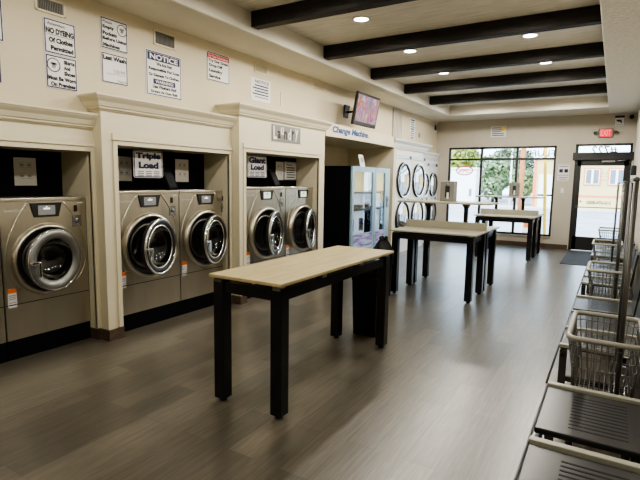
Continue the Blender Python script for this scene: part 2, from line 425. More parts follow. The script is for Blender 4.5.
# casings round the machine alcoves (frieze, pilasters, crown)
def crown(mb, xf, ya, yb, z0, z1, ov, xb=None, left=True, right=True):
    xb = xb if xb is not None else WX - 0.15
    prof = [(0.0, 0.012), (0.10, 0.018), (0.12, 0.030), (0.24, 0.032), (0.26, 0.042), (0.55, 0.060), (0.78, 0.088), (0.86, 0.094), (0.88, 0.1), (1.0, 0.1)]
    for i in range(len(prof) - 1):
        (a, oa), (b, ob) = prof[i], prof[i + 1]
        oa *= ov / 0.1; ob *= ov / 0.1
        la, lb = (oa, ob) if left else (0, 0); ra, rb = (oa, ob) if right else (0, 0)
        za, zb = z0 + (z1 - z0) * a, z0 + (z1 - z0) * b
        mb.hexa([(xb, ya - la, za), (xf + oa, ya - la, za), (xf + oa, yb + ra, za), (xb, yb + ra, za),
                 (xb, ya - lb, zb), (xf + ob, ya - lb, zb), (xf + ob, yb + rb, zb), (xb, yb + rb, zb)])
def casing(name, xf, Y0, a, b, Y1, h, ct, base=True, left=True, right=True):
    mb = MB(); cb = ct - 0.135
    mb.box((BX, Y0, 0.0), (xf, a, h)); mb.box((BX, b, 0.0), (xf, Y1, h)); mb.box((BX, Y0, h), (xf, Y1, cb + 0.01))
    # inner moulding round the opening
    t = 0.014
    mb.box((xf - 0.02, a - 0.045, 0.11), (xf + t, a, h + 0.001)); mb.box((xf - 0.02, b, 0.11), (xf + t, b + 0.04, h + 0.001))
    mb.box((xf - 0.02, a - 0.045, h), (xf + t, b + 0.04, h + 0.045)); mb.box((xf - 0.02, a - 0.055, h + 0.045), (xf + t + 0.012, b + 0.05, h + 0.055))
    mb.box((xf - 0.02, a - 0.05, h + 0.055), (xf + t + 0.004, b + 0.045, h + 0.105)); 
    crown(mb, xf, Y0, Y1, cb, ct, 0.10, left=left, right=right)
    o = struct(name, mb, 'casing')
    bb = MB()
    if base:
        bb.box((BX, Y0 - 0.008, 0), (xf + 0.014 + 0.006, a + 0.002, 0.105)); 
    bb.box((BX, b - 0.002, 0), (xf + 0.014 + 0.006, Y1 + 0.002, 0.105))
    obj('base_block', bb, 'base_brown', o)
    return o
casing('trim_4', -4.14, -2.9, -2.7, 2.757, 2.79, 1.78, 2.115, base=False, right=False)
casing('trim_5', -4.01, 2.79, 2.943, 4.488, 4.54, 1.848, 2.283)
casing('trim_6', -3.89, 4.54, 4.652, 6.372, 6.545, 1.885, 2.435)
# change machine alcove: curved fascia, ceiling and right side
mb = MB(); pts = []
N = 24
for i in range(N + 1):
    t = i / N; y = 6.545 + (9.40 - 6.545) * t
    x = -3.87 + 0.055 * math.sin(PI * min(t / 0.9, 1))
    if t > 0.88: x -= 0.06 * ((t - 0.88) / 0.12) ** 2
    pts.append((x, y))
for i in range(N):
    (xa, ya), (xb, yb) = pts[i], pts[i + 1]
    mb.hexa([(WX - 0.1, ya, 2.235), (xa, ya, 2.235), (xb, yb, 2.235), (WX - 0.1, yb, 2.235), (WX - 0.1, ya, 2.44), (xa, ya, 2.44), (xb, yb, 2.44), (WX - 0.1, yb, 2.44)])
mb.box((BX, 6.545, 2.235), (WX - 0.1, 9.40, 2.44)); mb.box((BX, 9.33, 0), (-3.90, 9.45, 2.235))
struct('trim_7', mb, 'casing')
# crown ledges above the dryers and the wall around them
mb = MB(); mb.box((BX, 9.45, 2.14), (-4.02, 11.42, 2.31)); crown(mb, -4.02, 9.47, 11.42, 2.24, 2.425, 0.17)
struct('trim_8', mb, 'white_paint')
mb = MB(); mb.box((BX, 11.42, 2.05), (-4.12, D, 2.20)); crown(mb, -4.12, 11.44, D - 0.11, 2.12, 2.29, 0.10, left=False, right=False); mb.box((BX, 12.80, 0), (-4.11, D, 2.05))
struct('trim_9', mb, 'white_paint')

# ceiling beams
by = [4.325 + 1.487 * k for k in range(-4, 5)]
by[4] = 4.325; by[5] = 5.865; by[6] = 7.36; by[7] = 8.82; by[8] = 10.286
bl = ['seventh', 'sixth', 'fifth', 'sixth', 'fifth', 'fourth', 'third', 'second', 'first']
names = {4: 'dark wooden ceiling beam nearest the viewer, fifth from the window wall', 5: 'dark wooden ceiling beam, fourth from the window wall', 6: 'dark wooden ceiling beam, third from the window wall', 7: 'dark wooden ceiling beam, second from the window wall', 8: 'dark wooden ceiling beam closest to the window wall, the shortest looking'}
for k in range(9):
    if k < 4: continue
    mb = MB(); mb.box((-3.53, by[k], 3.2), (-0.238, by[k] + 0.12, ZT), bevel=0.006)
    o = obj('ceiling_beam', mb, 'beam'); tag(o, names[k], 'beam', 'dark beams across the ceiling')

# recessed lights
lm = MB(); lm.lathe([(0, 0.105), (-0.010, 0.10), (-0.012, 0.085), (-0.004, 0.075)], (0, 0, 0), 'z', 28)
ln = MB(); ln.lathe([(-0.006, 0.078), (-0.007, 0.04), (-0.007, 0.001)], (0, 0, 0), 'z', 28)
proto = None
ly = {5.12: 'in the bay nearest the viewer', 6.65: 'in the second bay from the viewer', 8.2: 'in the third bay from the viewer', 9.5: 'in the fourth bay from the viewer', 11.0: 'in the bay beside the window wall'}
for lx, side in ((-2.59, 'left'), (-1.035, 'right')):
    for y, where in ly.items():
        lab = f'small round recessed ceiling light {where}, {side} of the two'
        if proto is None:
            proto = thing('ceiling_light', lab, 'ceiling light', (lx, y, ZT), group='recessed lights between the beams')
            obj('trim_ring', lm, 'white_paint', proto); obj('lens', ln, 'lens', proto)
        else: dup(proto, (lx, y, ZT), lab)
def lamp(x, y, z, e, size=176, blend=0.25, rad=0.06, c=(1.0, 0.94, 0.835)):
    l = bpy.data.lights.new('downlight', 'SPOT'); l.energy = e; l.spot_size = math.radians(size); l.spot_blend = blend
    l.shadow_soft_size = rad; l.color = c
    o = bpy.data.objects.new('downlight', l); col.objects.link(o); o.location = (x, y, z)
    return o
P0 = 54
for lx in (-2.59, -1.035):
    for y in (5.12, 6.65, 8.2, 9.5, 11.0, 3.62, 2.1, 0.6, -1.2):
        lamp(lx, y, ZT - 0.05, P0 * (0.55 if y < 4 else 1))

# ================================================================== WINDOW and DOOR
def frame_box(mb, x0, x1, z0, z1, t, ya, yb):
    mb.box((x0, ya, z0), (x0 + t, yb, z1)); mb.box((x1 - t, ya, z0), (x1, yb, z1)); mb.box((x0, ya, z0), (x1, yb, z0 + t)); mb.box((x0, ya, z1 - t), (x1, yb, z1))
mb = MB(); frame_box(mb, wx0, wx1, wz0, wz1, 0.05, D + 0.01, D + 0.09)
for x in (-2.985, -2.125): mb.box((x - 0.028, D + 0.01, wz0), (x + 0.028, D + 0.09, wz1))
mb.box((wx0, D + 0.012, 2.125), (wx1, D + 0.088, 2.18))
win = struct('window_1', mb, 'black_frame')
mb = MB(); mb.box((wx0 + 0.04, D + 0.045, wz0 + 0.04), (wx1 - 0.04, D + 0.051, wz1 - 0.04)); obj('window_pane', mb, 'glass_clear', win)
mb = MB(); mb.box((wx0, D - 0.03, wz0 - 0.02), (wx1, D + 0.06, wz0)); obj('window_sill', mb, 'farwall', win)
l = MB()
text_mb(l, 'FOLD', 3.38, 2.285, 0.62, 0.155, 0, 0, 0.006); text_mb(l, 'AND', 2.44, 2.285, 0.50, 0.155, 0, 0, 0.006); text_mb(l, 'FLUFF', 1.60, 2.285, 0.62, 0.155, 0, 0, 0.006)
o = obj('window_lettering', l, 'ink_grey', win, (0, D + 0.054, 0), RB); o['label'] = 'grey letters on the transom glass reading backwards from inside'
# open sign
t = thing('open_sign', 'oval red and blue OPEN sign hung in left window pane, seen from behind', 'sign', (-3.41, D + 0.035, 1.87))
k = MB()
ell = [(0.205 * math.cos(2 * PI * i / 40), 0, 0.115 * math.sin(2 * PI * i / 40)) for i in range(40)]
k.tube(ell, 0.017, 8, 0, cyclic=True); obj('oval_rim', k, mat('neon_red', (0.7, 0.08, 0.08), 0.4, nscale=9, namt=0.03, emit=(1, 0.25, 0.25), estr=0.35), t)
k = MB(); arc = [(0.16 * math.cos(a), 0.0, 0.02 + 0.085 * math.sin(a)) for a in [math.radians(20 + 7 * i) for i in range(21)]]
k.tube(arc, 0.009, 8); obj('blue_arc', k, mat('neon_blue', (0.08, 0.12, 0.7), 0.4, nscale=9, namt=0.03, emit=(0.3, 0.4, 1), estr=0.3), t)
k = MB(); text_mb(k, 'OPEN', 0, 0, 0.29, 0.11, 0, 0, 0.03); obj('lettering', k, 'neon_red', t, (0, 0.004, -0.01), RB)

mb = MB(); ya, yb = D + 0.0, D + 0.11
mb.box((dx0, ya, 0), (dx0 + 0.06, yb, dz1)); mb.box((dx1 - 0.05, ya, 0), (dx1, yb, dz1)); mb.box((dx0, ya, dz1 - 0.045), (dx1, yb, dz1)); mb.box((dx0, ya, 2.20), (dx1, yb, 2.285))
mb.box((dx0 - 0.045, D - 0.05, 2.11), (dx1 + 0.035, D + 0.02, 2.285), bevel=0.006)
door = struct('door_1', mb, 'black_frame')
mb = MB(); mb.box((dx0 + 0.05, D + 0.05, 2.28), (dx1 - 0.04, D + 0.056, dz1 - 0.04)); obj('transom_pane', mb, 'glass_clear', door)
mb = MB(); a, b_ = dx0 + 0.055, dx1 - 0.045
mb.box((a, D + 0.02, 0.01), (a + 0.085, D + 0.075, 2.20)); mb.box((b_ - 0.09, D + 0.02, 0.01), (b_, D + 0.075, 2.20))
mb.box((a, D + 0.02, 0.01), (b_, D + 0.075, 0.33)); mb.box((a, D + 0.02, 1.985), (b_, D + 0.075, 2.20))
leafd = obj('door_leaf', mb, 'black_frame', door)
mb = MB(); mb.box((a + 0.08, D + 0.045, 0.32), (b_ - 0.08, D + 0.05, 1.99)); obj('door_pane', mb, 'glass_clear', leafd)
mb = MB(); mb.cyl((a + 0.05, D - 0.03, 1.027), (b_ - 0.05, D - 0.03, 1.027), 0.011, 10); mb.box((a + 0.03, D - 0.04, 1.0), (a + 0.06, D + 0.02, 1.055)); mb.box((b_ - 0.06, D - 0.04, 1.0), (b_ - 0.03, D + 0.02, 1.055)); obj('push_bar', mb, 'frame_grey', leafd)
mb = MB(); mb.tube([(-0.02, D - 0.045, 2.085), (0.12, D - 0.05, 2.1), (0.2, D + 0.0, 2.105)], 0.012, 8); mb.box((-0.3, D - 0.035, 2.06), (-0.04, D + 0.02, 2.10)); obj('closer_arm', mb, 'alu', leafd)
mb = MB(); plate(mb, 0.075, 0.36, 0.002); o = obj('door_sticker', mb, 'yellow', leafd, (b_ - 0.045, D + 0.019, 1.22), RF); o['label'] = 'yellow upright strip on the door stile'
l = MB(); text_mb(l, '#722', 0.27, 0, 0.52, 0.19, 0, 0, 0.012)
obj('door_lettering', l, 'ink_grey', door, (0.0, D + 0.06, 2.335), RB)
l = MB(); text_mb(l, '310-474-8083', 0, 0, 0.50, 0.085, 0, 0, 0.03); plate(l, 0.035, 0.045, 0.001, 0, 0, 0.375, 0.02)
obj('door_lettering', l, 'ink_grey', leafd, (-0.295, D + 0.053, 1.135), RB)

# ================================================================== WASHERS
def hole_plate(mb, W, z0, z1, cy, cz, r, x, mi=0):
    ang = [2 * PI * i / 64 for i in range(64)]
    for (yy, zz) in ((0, z0), (W, z0), (0, z1), (W, z1)): ang.append(math.atan2(zz - cz, yy - cy) % (2 * PI))
    ang = sorted(set(ang)); inn = []; out = []
    for a in ang:
        c, s = math.cos(a), math.sin(a)
        inn.append((x, cy + r * c, cz + r * s)); k = 1e9
        if c > 1e-9: k = min(k, (W - cy) / c)
        if c < -1e-9: k = min(k, -cy / c)
        if s > 1e-9: k = min(k, (z1 - cz) / s)
        if s < -1e-9: k = min(k, (z0 - cz) / s)
        out.append((x, cy + k * c, cz + k * s))
    n = len(ang)
    mb.add(inn + out, [(i, n + i, n + (i + 1) % n, (i + 1) % n) for i in range(n)], mi)

def washer(label, loc, W, H, zc, R, ang, style, lcd, seam, group):
    t = thing('washing_machine', label, 'washing machine', loc, group=group)
    cy = W / 2; g = 0.004
    b = MB(); hole_plate(b, W, 0.17, H - 0.03, cy, zc, R * 0.86, 0.0)
    d = -0.60
    b.add([(0, 0, .17), (0, W, .17), (0, W, H - .03), (0, 0, H - .03), (d, 0, .17), (d, W, .17), (d, W, H - .03), (d, 0, H - .03)], [(0, 3, 7, 4), (1, 5, 6, 2), (2, 6, 7, 3), (0, 4, 5, 1), (4, 7, 6, 5)])
    b.box((d, 0.0, H - 0.03), (0.010, W, H), bevel=0.006)
    body = obj('body', b, 'steel', t)
    s = MB(); s.box((-0.002, 0.006, seam - 0.003), (0.0015, W - 0.006, seam + 0.003)); s.box((-0.002, W - 0.005, 0.17), (0.002, W + 0.001, H - 0.03)); obj('panel_seam', s, 'rubber', body)
    s = MB()
    for sg in (-1, 1):
        pts = []
        for i in range(15):
            q = i / 14; yy = cy + sg * (0.15 + (R * 1.13 - 0.15) * (1 - (1 - q) ** 2)); zz = H - 0.035 - (H - 0.035 - zc) * q
            pts.append((0.0, min(max(yy, .012), W - .012), zz))
        for i in range(1, 8):
            q = i / 8 * 0.9; pts.append((0.0, min(max(cy + sg * R * 1.13 * math.cos(q), .012), W - .012), zc - R * 1.02 * math.sin(q)))
        s.tube(pts, 0.0075, 10)
    obj('pressed_ridge', s, 'steel', body)
    s = MB(); s.box((d, 0.0, 0), (-0.006, W, 0.172)); obj('plinth', s, 'black_matte', t)
    # drum seen through the opening
    s = MB(); s.lathe([(-0.02, R * 0.62), (-0.06, R * 0.60), (-0.42, R * 0.60), (-0.44, R * 0.4), (-0.40, R * 0.15), (-0.40, 0.001)], (0, cy, zc), 'x', 40)
    obj('drum', s, 'drum', t)
    s = MB(); s.lathe([(0.030, R * 0.87), (-0.005, R * 0.84), (-0.03, R * 0.76), (-0.03, R * 0.66), (-0.02, R * 0.615)], (0, cy, zc), 'x', 48); obj('gasket', s, 'rubber', t)
    s = MB(); s.lathe([(-0.022 + 0.010 * math.cos(a), R * 0.655 + 0.010 * math.sin(a)) for a in [2 * PI * i / 10 for i in range(10)]], (0, cy, zc), 'x', 48, closed=True); obj('drum_ring', s, 'steel_dark', t)
    s = MB(); s.lathe([(0.0, R * 1.01), (0.012, R), (0.030, R * 0.975), (0.040, R * 0.94), (0.040, R * 0.905), (0.030, R * 0.87), (0.0, R * 0.85)], (0, cy, zc), 'x', 64); obj('bezel', s, 'steel', t)
    # door hung on the far edge, ajar
    hy = R * 0.80
    def ring(prof, n=56): q = MB(); q.lathe([(x, r * R) for x, r in prof], (0, -hy, 0), 'x', n, closed=True); return q
    hinge = (0.012, cy + hy, zc)
    if style == 'grey':
        dr = obj('door', ring([(0.0, .57), (0.0, .82), (0.018, .845), (0.040, .84), (0.058, .80), (0.052, .70), (0.040, .58)]), 'alu', t, hinge, (0, 0, ang))
        q = ring([(0.042 + 0.007 * math.cos(a), .835 + .016 * math.sin(a)) for a in [2 * PI * i / 10 for i in range(10)]]); obj('door_edge', q, 'chrome', dr)
        gi = .58
    else:
        dr = obj('door', ring([(0.0, .62), (0.0, .82), (0.030, .84), (0.055, .80), (0.050, .70), (0.035, .63)]), 'black', t, hinge, (0, 0, ang))
        q = ring([(0.048 + 0.013 * math.cos(a), .815 + .036 * math.sin(a)) for a in [2 * PI * i / 12 for i in range(12)]]); obj('door_edge', q, 'chrome', dr)
        q = ring([(0.040 + 0.009 * math.cos(a), .64 + .026 * math.sin(a)) for a in [2 * PI * i / 12 for i in range(12)]]); obj('inner_ring', q, 'chrome', dr)
        gi = .63
    q = MB(); q.lathe([(0.035, gi * R), (0.0, gi * R * 0.97), (-0.07, gi * R * 0.80), (-0.10, gi * R * 0.5), (-0.11, 0.001)], (0, -hy, 0), 'x', 40); obj('door_glass', q, 'glass_smoke', dr)
    q = MB(); hy2 = -hy - R * 0.80
    q.box((0.05, hy2 - 0.008, -0.012), (0.082, hy2 + 0.075, 0.014), bevel=0.006); q.box((0.062, hy2 + 0.050, -0.125), (0.088, hy2 + 0.078, 0.012), bevel=0.008)
    obj('door_handle', q, 'chrome', dr)
    # control panel
    zt, zb = H - 0.045, H - 0.168
    w1, w0 = 0.138, 0.105
    s = MB(); s.prism([(cy - w1, zt), (cy - w0, zb), (cy + w0, zb), (cy + w1, zt)], 0.0, 0.012); cp = obj('control_panel', s, 'black', t)
    s = MB(); s.box((0.0125, cy - 0.075, zb + 0.018), (0.0135, cy + 0.075, zt - 0.022)); sc = obj('display', s, 'lcd_lit' if lcd else 'lcd', cp)
    s = MB(); s.box((0.0137, cy - 0.028, zt - 0.056), (0.0142, cy + 0.028, zt - 0.044)); s.box((0.0137, cy - 0.006, zt - 0.038), (0.0142, cy + 0.006, zt - 0.030)); obj('readout', s, 'led_white' if not lcd else 'ink_grey', sc)
    # brand lettering, coin drop, lock, warning sticker
    s = MB(); text_mb(s, 'Speed Queen', 0, 0, 0.17, 0.026, 0, 0, 0.01); obj('brand_lettering', s, 'sign_white', t, (0.0025, 0.115, H - 0.105), RX)
    cx = W - 0.10
    s = MB(); s.box((0, cx - 0.045, H - 0.275), (0.006, cx + 0.045, H - 0.165), bevel=0.004); s.lathe([(0.006, 0.024), (0.016, 0.022), (0.016, 0.001)], (0, cx, H - 0.215), 'x', 20); co = obj('coin_lock', s, 'alu', t)
    s = MB(); s.box((0.0, cx - 0.022, H - 0.135), (0.012, cx + 0.006, H - 0.075), bevel=0.004); obj('coin_slot', s, 'black', t)
    s = MB(); s.box((0.0, cx + 0.01, H - 0.060), (0.003, cx + 0.06, H - 0.048)); obj('price_label', s, 'sign_white', t)
    s = MB(); s.box((0.001, 0.022, 0.452), (0.002, 0.092, 0.575), 0); s.box((0.001, 0.022, 0.575), (0.002, 0.092, 0.612), 1)
    for z in (0.55, 0.535, 0.52, 0.49): s.box((0.002, 0.030, z), (0.0024, 0.084, z + 0.006), 2)
    s.box((0.002, 0.026, 0.468), (0.0024, 0.088, 0.478), 3)
    obj('warning_sticker', s, ['sign_white', 'orange', 'ink_grey', 'ink_blue'], t)
    return t
X1, X2, X3 = -4.24, -4.12, -3.99
a10 = math.radians(10); a18 = math.radians(17); a20 = math.radians(18)
w = washer('stainless front-load washer with a dull grey door ring, under plain notice at far left', (X1, 2.005, 0), 0.755, 1.365, 0.825, 0.315, a10, 'grey', False, 0.472, 'front-load washers on the left wall')
dup(w, (X1, 1.243, 0), 'sliver of a stainless washer cut off by the left edge of the photo')
w = washer('stainless washer with chrome door ajar, left one under the Triple Load sign', (X2, 2.985, 0), 0.808, 1.418, 0.843, 0.343, a18, 'chrome', False, 0.470, 'front-load washers on the left wall')
dup(w, (X2, 3.797, 0), 'stainless washer with chrome door ajar, right one in the Triple Load alcove')
w = washer('stainless washer with lit display, left one under the Giant Load sign', (X3, 4.765, 0), 0.885, 1.452, 0.835, 0.353, a20, 'chrome', True, 0.470, 'front-load washers on the left wall')
dup(w, (X3, 5.654, 0), 'stainless washer with lit display, right one in the Giant Load alcove beside vending machines')

# black boards above the machines
for x, y0, y1, z0, z1, lab in ((-4.60, -2.70, 2.757, 1.365, 1.78, 'black backing board with one paper notice above the far left washer'),
                               (-4.42, 2.943, 4.488, 1.418, 1.848, 'black backing board behind the Triple Load sign'),
                               (-4.30, 4.652, 6.372, 1.452, 1.885, 'black backing board behind the Giant Load sign')):
    mb = MB(); mb.box((x - 0.02, y0, z0), (x, y1, z1)); tag(obj('backing_board', mb, 'black_matte'), lab, 'board', 'black boards over the washers')

# signs on the left wall -------------------------------------------------
def wall_c(x, ya, yb, za, zb): return (x, (ya + yb) / 2, (za + zb) / 2), abs(yb - ya), abs(zb - za)
def lsign(name, label, y0, y1, zb, zt, lines, **k):
    c, w, h = wall_c(k.pop('x', WX), y0, y1, zb, zt)
    return sign(name, label, 'sign', c, w, h, RX, lines, **k)
B = 0.055
IK = ('ink_blue', 'ink_black', 'sign_white', 'ink_red', 'ink_grey')
lsign('wall_sign', 'white NO DYEING Of Clothes Permitted sign, above the shirts and shoes sign', 2.405, 2.684, 2.585, 2.868,
      [('Attention', -.12, .36, .55, .09, 1, .01), ('NO DYEING', 0, .16, .88, .17, 1, .055), ('Of Clothes', .02, -.10, .76, .15, 1, B), ('Permitted', .05, -.33, .72, .14, 1, B)], mats=IK, bars=((0, .045, .86, .012, 0),))
lsign('wall_sign', 'white Shirts And Shoes Must Be Worn sign with a round emblem', 2.407, 2.684, 2.30, 2.575,
      [('Shirts', .25, .34, .36, .13, 1, B), ('And', .17, .17, .22, .12, 1, B), ('Shoes', .25, 0, .36, .13, 1, B), ('Must Be Worn', 0, -.19, .88, .13, 1, B), ('On Premises', .03, -.37, .80, .13, 1, B)], mats=IK, circles=((-.25, .2, .058, 1),))
lsign('wall_sign', 'white Please Empty Pockets Before Using Machines sign with round emblem', 2.936, 3.225, 2.745, 3.025,
      [('Please', -.25, .37, .34, .10, 1, .01), ('Empty', -.22, .19, .42, .14, 1, B), ('Pockets', -.17, .0, .52, .13, 1, B), ('Before Using', 0, -.18, .88, .14, 1, B), ('Machines', -.12, -.37, .62, .12, 1, B)], mats=IK, circles=((.29, .22, .055, 1),))
lsign('wall_sign', 'white Last Wash sign with a handwritten time, under the Empty Pockets sign', 2.933, 3.216, 2.435, 2.71,
      [('Last Wash', 0, .34, .88, .16, 1, B), ('7:00 PM', .16, -.08, .44, .13, 4, 0), ('Thank You', .26, -.38, .36, .07, 1, 0)], mats=IK, bars=((.05, -.18, .7, .012, 4),))
lsign('wall_sign', 'large white NOTICE and WARNING sign about lost or damaged clothes', 3.435, 3.91, 2.40, 2.852,
      [('NOTICE', 0, .37, .78, .12, 2, .03), ('We Are Not', 0, .22, .44, .08, 1, B), ('Responsible For Loss', 0, .09, .86, .085, 1, B), ('Or Damage To Clothes.', 0, -.04, .86, .085, 1, B), ('WARNING!', 0, -.175, .50, .07, 2, .02), ('Use Washers And', 0, -.29, .66, .08, 1, B), ('Dryers At Own Risk', 0, -.41, .76, .08, 1, B)],
      mats=IK, fills=((0, .37, .90, .17, 0), (0, -.175, .62, .115, 0)))
lsign('wall_sign', 'rounded white sign with a red header offering drop-off laundry service', 4.302, 4.693, 2.70, 3.03,
      [('For Your Convenience', 0, .36, .84, .09, 2, .01), ('Try Our Great', 0, .19, .86, .12, 1, B), ('Drop-Off', -.12, .03, .58, .13, 1, B), ('Laundry', -.12, -.15, .58, .14, 1, B), ('Service', -.16, -.33, .50, .12, 1, B)],
      mats=IK, r=0.03, fills=((0, .36, .92, .15, 3),), border='ink_blue')
lsign('wall_sign', 'small white NOTICE sign of many lines beneath the third air vent', 5.109, 5.53, 2.588, 2.885,
      [('NOTICE', .05, .36, .70, .14, 0, .02)], mats=IK, border=None, bars=[(-.02 if i % 2 else .03, .19 - .125 * i, .80 if i % 2 else .70, .055, 0 if i < 4 else 4) for i in range(5)])
lsign('wall_sign', 'white sign cut off by the left edge of the photo, upper of the two', 1.80, 2.087, 2.585, 2.93, [], mats=IK)
lsign('wall_sign', 'white sign cut off by the left edge of the photo, lower of the two', 1.80, 2.052, 2.27, 2.50, [], mats=IK, board='ink_grey')
lsign('notice_sign', 'narrow upright paper notice high on wall above the dryers', 10.86, 11.22, 2.55, 3.03,
      [], mats=IK, border=None, bars=[(0, .40 - .105 * i, .74 - .12 * (i % 3), .055, 4 if i % 4 else 0) for i in range(9)])
lsign('wall_sign', 'small dark blue sign at the far end of wall above the dryers', 12.62, 12.84, 2.83, 3.08, [], mats=IK, fills=((0, .1, .7, .55, 0),))
# vents
def vent(label, y0, y1, z0, z1, dark):
    w, h = y1 - y0, z1 - z0
    t = thing('air_vent', label, 'air vent', (WX, (y0 + y1) / 2, (z0 + z1) / 2), group='air vents along the upper wall')
    f = MB(); 
    for a, b in (((0, -w / 2, -h / 2), (0.012, w / 2, -h / 2 + .018)), ((0, -w / 2, h / 2 - .018), (0.012, w / 2, h / 2)), ((0, -w / 2, -h / 2), (0.012, -w / 2 + .02, h / 2)), ((0, w / 2 - .02, -h / 2), (0.012, w / 2, h / 2))): f.box(a, b, 0, 0.003)
    obj('vent_frame', f, 'casing', t)
    f = MB(); f.box((0.0, -w / 2 + .02, -h / 2 + .018), (0.002, w / 2 - .02, h / 2 - .018)); obj('vent_back', f, 'black_matte' if dark else 'base_brown', t)
    f = MB(); n = 15
    for i in range(n):
        y = -w / 2 + .02 + (w - .04) * (i + .5) / n; f.box((0.002, y - .0035, -h / 2 + .018), (0.010, y + .0035, h / 2 - .018))
    obj('vent_louvres', f, 'casing' if not dark else 'plastic_grey', t)
vent('air vent partly cut by the top edge, above the NO DYEING sign', 2.344, 2.605, 2.905, 3.03, True)
vent('air vent between the Empty Pockets sign and drop-off sign, above NOTICE', 3.545, 3.84, 2.915, 3.07, True)
vent('pale air vent directly above the small NOTICE sign', 5.18, 5.46, 2.955, 3.075, False)
vent('pale air vent left of the television', 6.67, 6.955, 2.965, 3.065, False)
t = thing('vent_panel', 'tall fluted grey louvre panel on the wall right of the television', 'vent', (WX, 10.12, 2.80))
f = MB(); f.box((0, -.27, -.31), (0.01, .27, .31)); obj('panel_back', f, 'plastic_grey', t)
f = MB()
for i in range(7): f.box((0.008, -.25 + i * .077, -.30), (0.03, -.215 + i * .077, .30), 0, 0.004)
obj('slats', f, 'soffit', t)
f = MB(); f.box((0, -.055, -.055), (0.008, .055, .055), 0, 0.003); f.box((0.008, -.015, -.03), (0.014, .015, .03)); tag(obj('switch_plate', f, 'plastic_grey', None, (WX, 11.53, 2.68)), 'small switch plate on the wall over the dryers', 'switch plate')
f = MB(); f.box((0, -.02, -.09), (0.01, .02, .09), 0, 0.003); tag(obj('cord_cover', f, 'casing', None, (WX, 5.79, 2.70)), 'thin cream conduit cover right of the small NOTICE sign', 'conduit')

# notices on the black boards
def boards(x, y0, y1, zb, zt, label, kind):
    c, w, h = wall_c(x, y0, y1, zb, zt)
    if kind == 'load1' or kind == 'load2':
        s = 'Triple' if kind == 'load1' else 'Giant'
        sign('load_sign', label, 'sign', c, w, h, RX, [(s, 0, .28, .86, .28, 0, .06), ('Load', 0, -.04, .68, .25, 0, .06)], mats=IK, r=0.025, border='ink_blue',
             bars=[(-.27 + .27 * i, -.27 - .075 * j, .2, .045, 4) for i in range(3) for j in range(3)])
    elif kind == 'paper':
        sign('notice_sign', label, 'notice', c, w, h, RX, [], mats=IK, board='paper', border=None, t=0.003,
             bars=[(-.16 + .34 * i, .16 - .40 * j, .27, .012, 4) for i in range(2) for j in range(2)] + [(-.16 + .34 * i, .32 - .40 * j, .27, .012, 4) for i in range(2) for j in range(2)] + [(-.16 + .34 * i, .24 - .40 * j, .15, .07, 4) for i in range(2) for j in range(2)])
    else:
        sign('notice_sign', label, 'notice', c, w, h, RX, [('Please', -.1, .34, .5, .10, 1, .01)], mats=IK, board='sign_white', border='ink_grey', t=0.003, bars=[(.03 * (i % 2), .17 - .13 * i, .68, .06, 1) for i in range(5)])
boards(-4.598, 2.316, 2.512, 1.462, 1.714, 'paper notice with four small diagrams on board above the far left washer', 'paper')
# (positions below sit on the second and third boards)
boards(-4.415, 3.224, 3.412, 1.513, 1.767, 'paper notice left of the Triple Load sign', 'paper')
boards(-4.20, 3.267, 3.641, 1.55, 1.829, 'white Triple Load sign with rounded blue outline', 'load1')
boards(-4.415, 4.016, 4.22, 1.507, 1.772, 'paper notice with diagrams right of the Triple Load sign', 'paper')
boards(-4.13, 4.97, 5.385, 1.578, 1.868, 'white Giant Load sign with rounded blue outline', 'load2')
boards(-4.293, 5.825, 6.018, 1.548, 1.816, 'narrow cream paper notice to the right of the Giant Load sign', 'paper')
boards(-4.293, 6.04, 6.365, 1.551, 1.825, 'white printed notice with bold lines, rightmost over the Giant Load washers', 'text')
for x, y, z, lab in ((-4.23, 3.80, 1.418, 'black slanted box standing on washer below the Triple Load sign'), (-4.12, 5.60, 1.452, 'black slanted box standing on washer beside the Giant Load sign')):
    t = thing('slanted_box', lab, 'box', (x, y, z), group='black slanted boxes on the washers')
    f = MB(); f.hexa([(-.06, -.06, 0), (.03, -.06, 0), (.03, .08, 0), (-.06, .08, 0), (-.10, -.13, .245), (-.05, -.13, .245), (-.05, .02, .245), (-.10, .02, .245)])
    obj('case', f, 'black_matte', t)
    f = MB(); f.hexa([(.018, -.05, .03), (.0235, -.05, .03), (.0235, .055, .03), (.018, .055, .03), (-.032, -.10, .20), (-.0265, -.10, .20), (-.0265, .015, .20), (-.032, .015, .20)]); obj('face_plate', f, 'bin_plastic', t)

# decorative LAUNDRY plaque and fascia lettering
t = thing('laundry_plaque', 'decorative grey plaque spelling Laundry in mixed letters above the Giant Load alcove', 'plaque', (-3.89, 5.513, 2.168), tuple(RX.to_euler()))
f = MB(); plate(f, 0.66, 0.215, 0.012); obj('plaque_board', f, 'plastic_grey', t)
f = MB(); outline(f, 0.66, 0.215, 0.012, 0.0135); obj('plaque_border', f, 'alu', t)
lt = [('L', -.27, 0, .08, .17, 'sign_white'), ('a', -.185, -.02, .07, .10, 'ink_black'), ('u', -.11, .03, .065, .10, 'sign_white'), ('n', -.035, -.02, .07, .11, 'ink_black'), ('d', .06, .0, .075, .15, 'sign_white'), ('r', .14, -.01, .055, .13, 'ink_black'), ('y', .235, 0, .08, .17, 'sign_white')]
for ch, cx, cy, w_, h_, m_ in lt:
    f = MB(); text_mb(f, ch, cx, cy, w_, h_, 0.015, 0, 0.03); obj('letter', f, m_, t)
l = MB(); text_mb(l, 'Change Machine.', 0, 0, 1.22, 0.135, 0, 0, 0.05, shear=0.2)
o = obj('fascia_lettering', l, 'letter_blue', None, (-3.80, 7.33, 2.342), RX); tag(o, 'blue Change Machine lettering on the curved cream fascia', 'lettering')
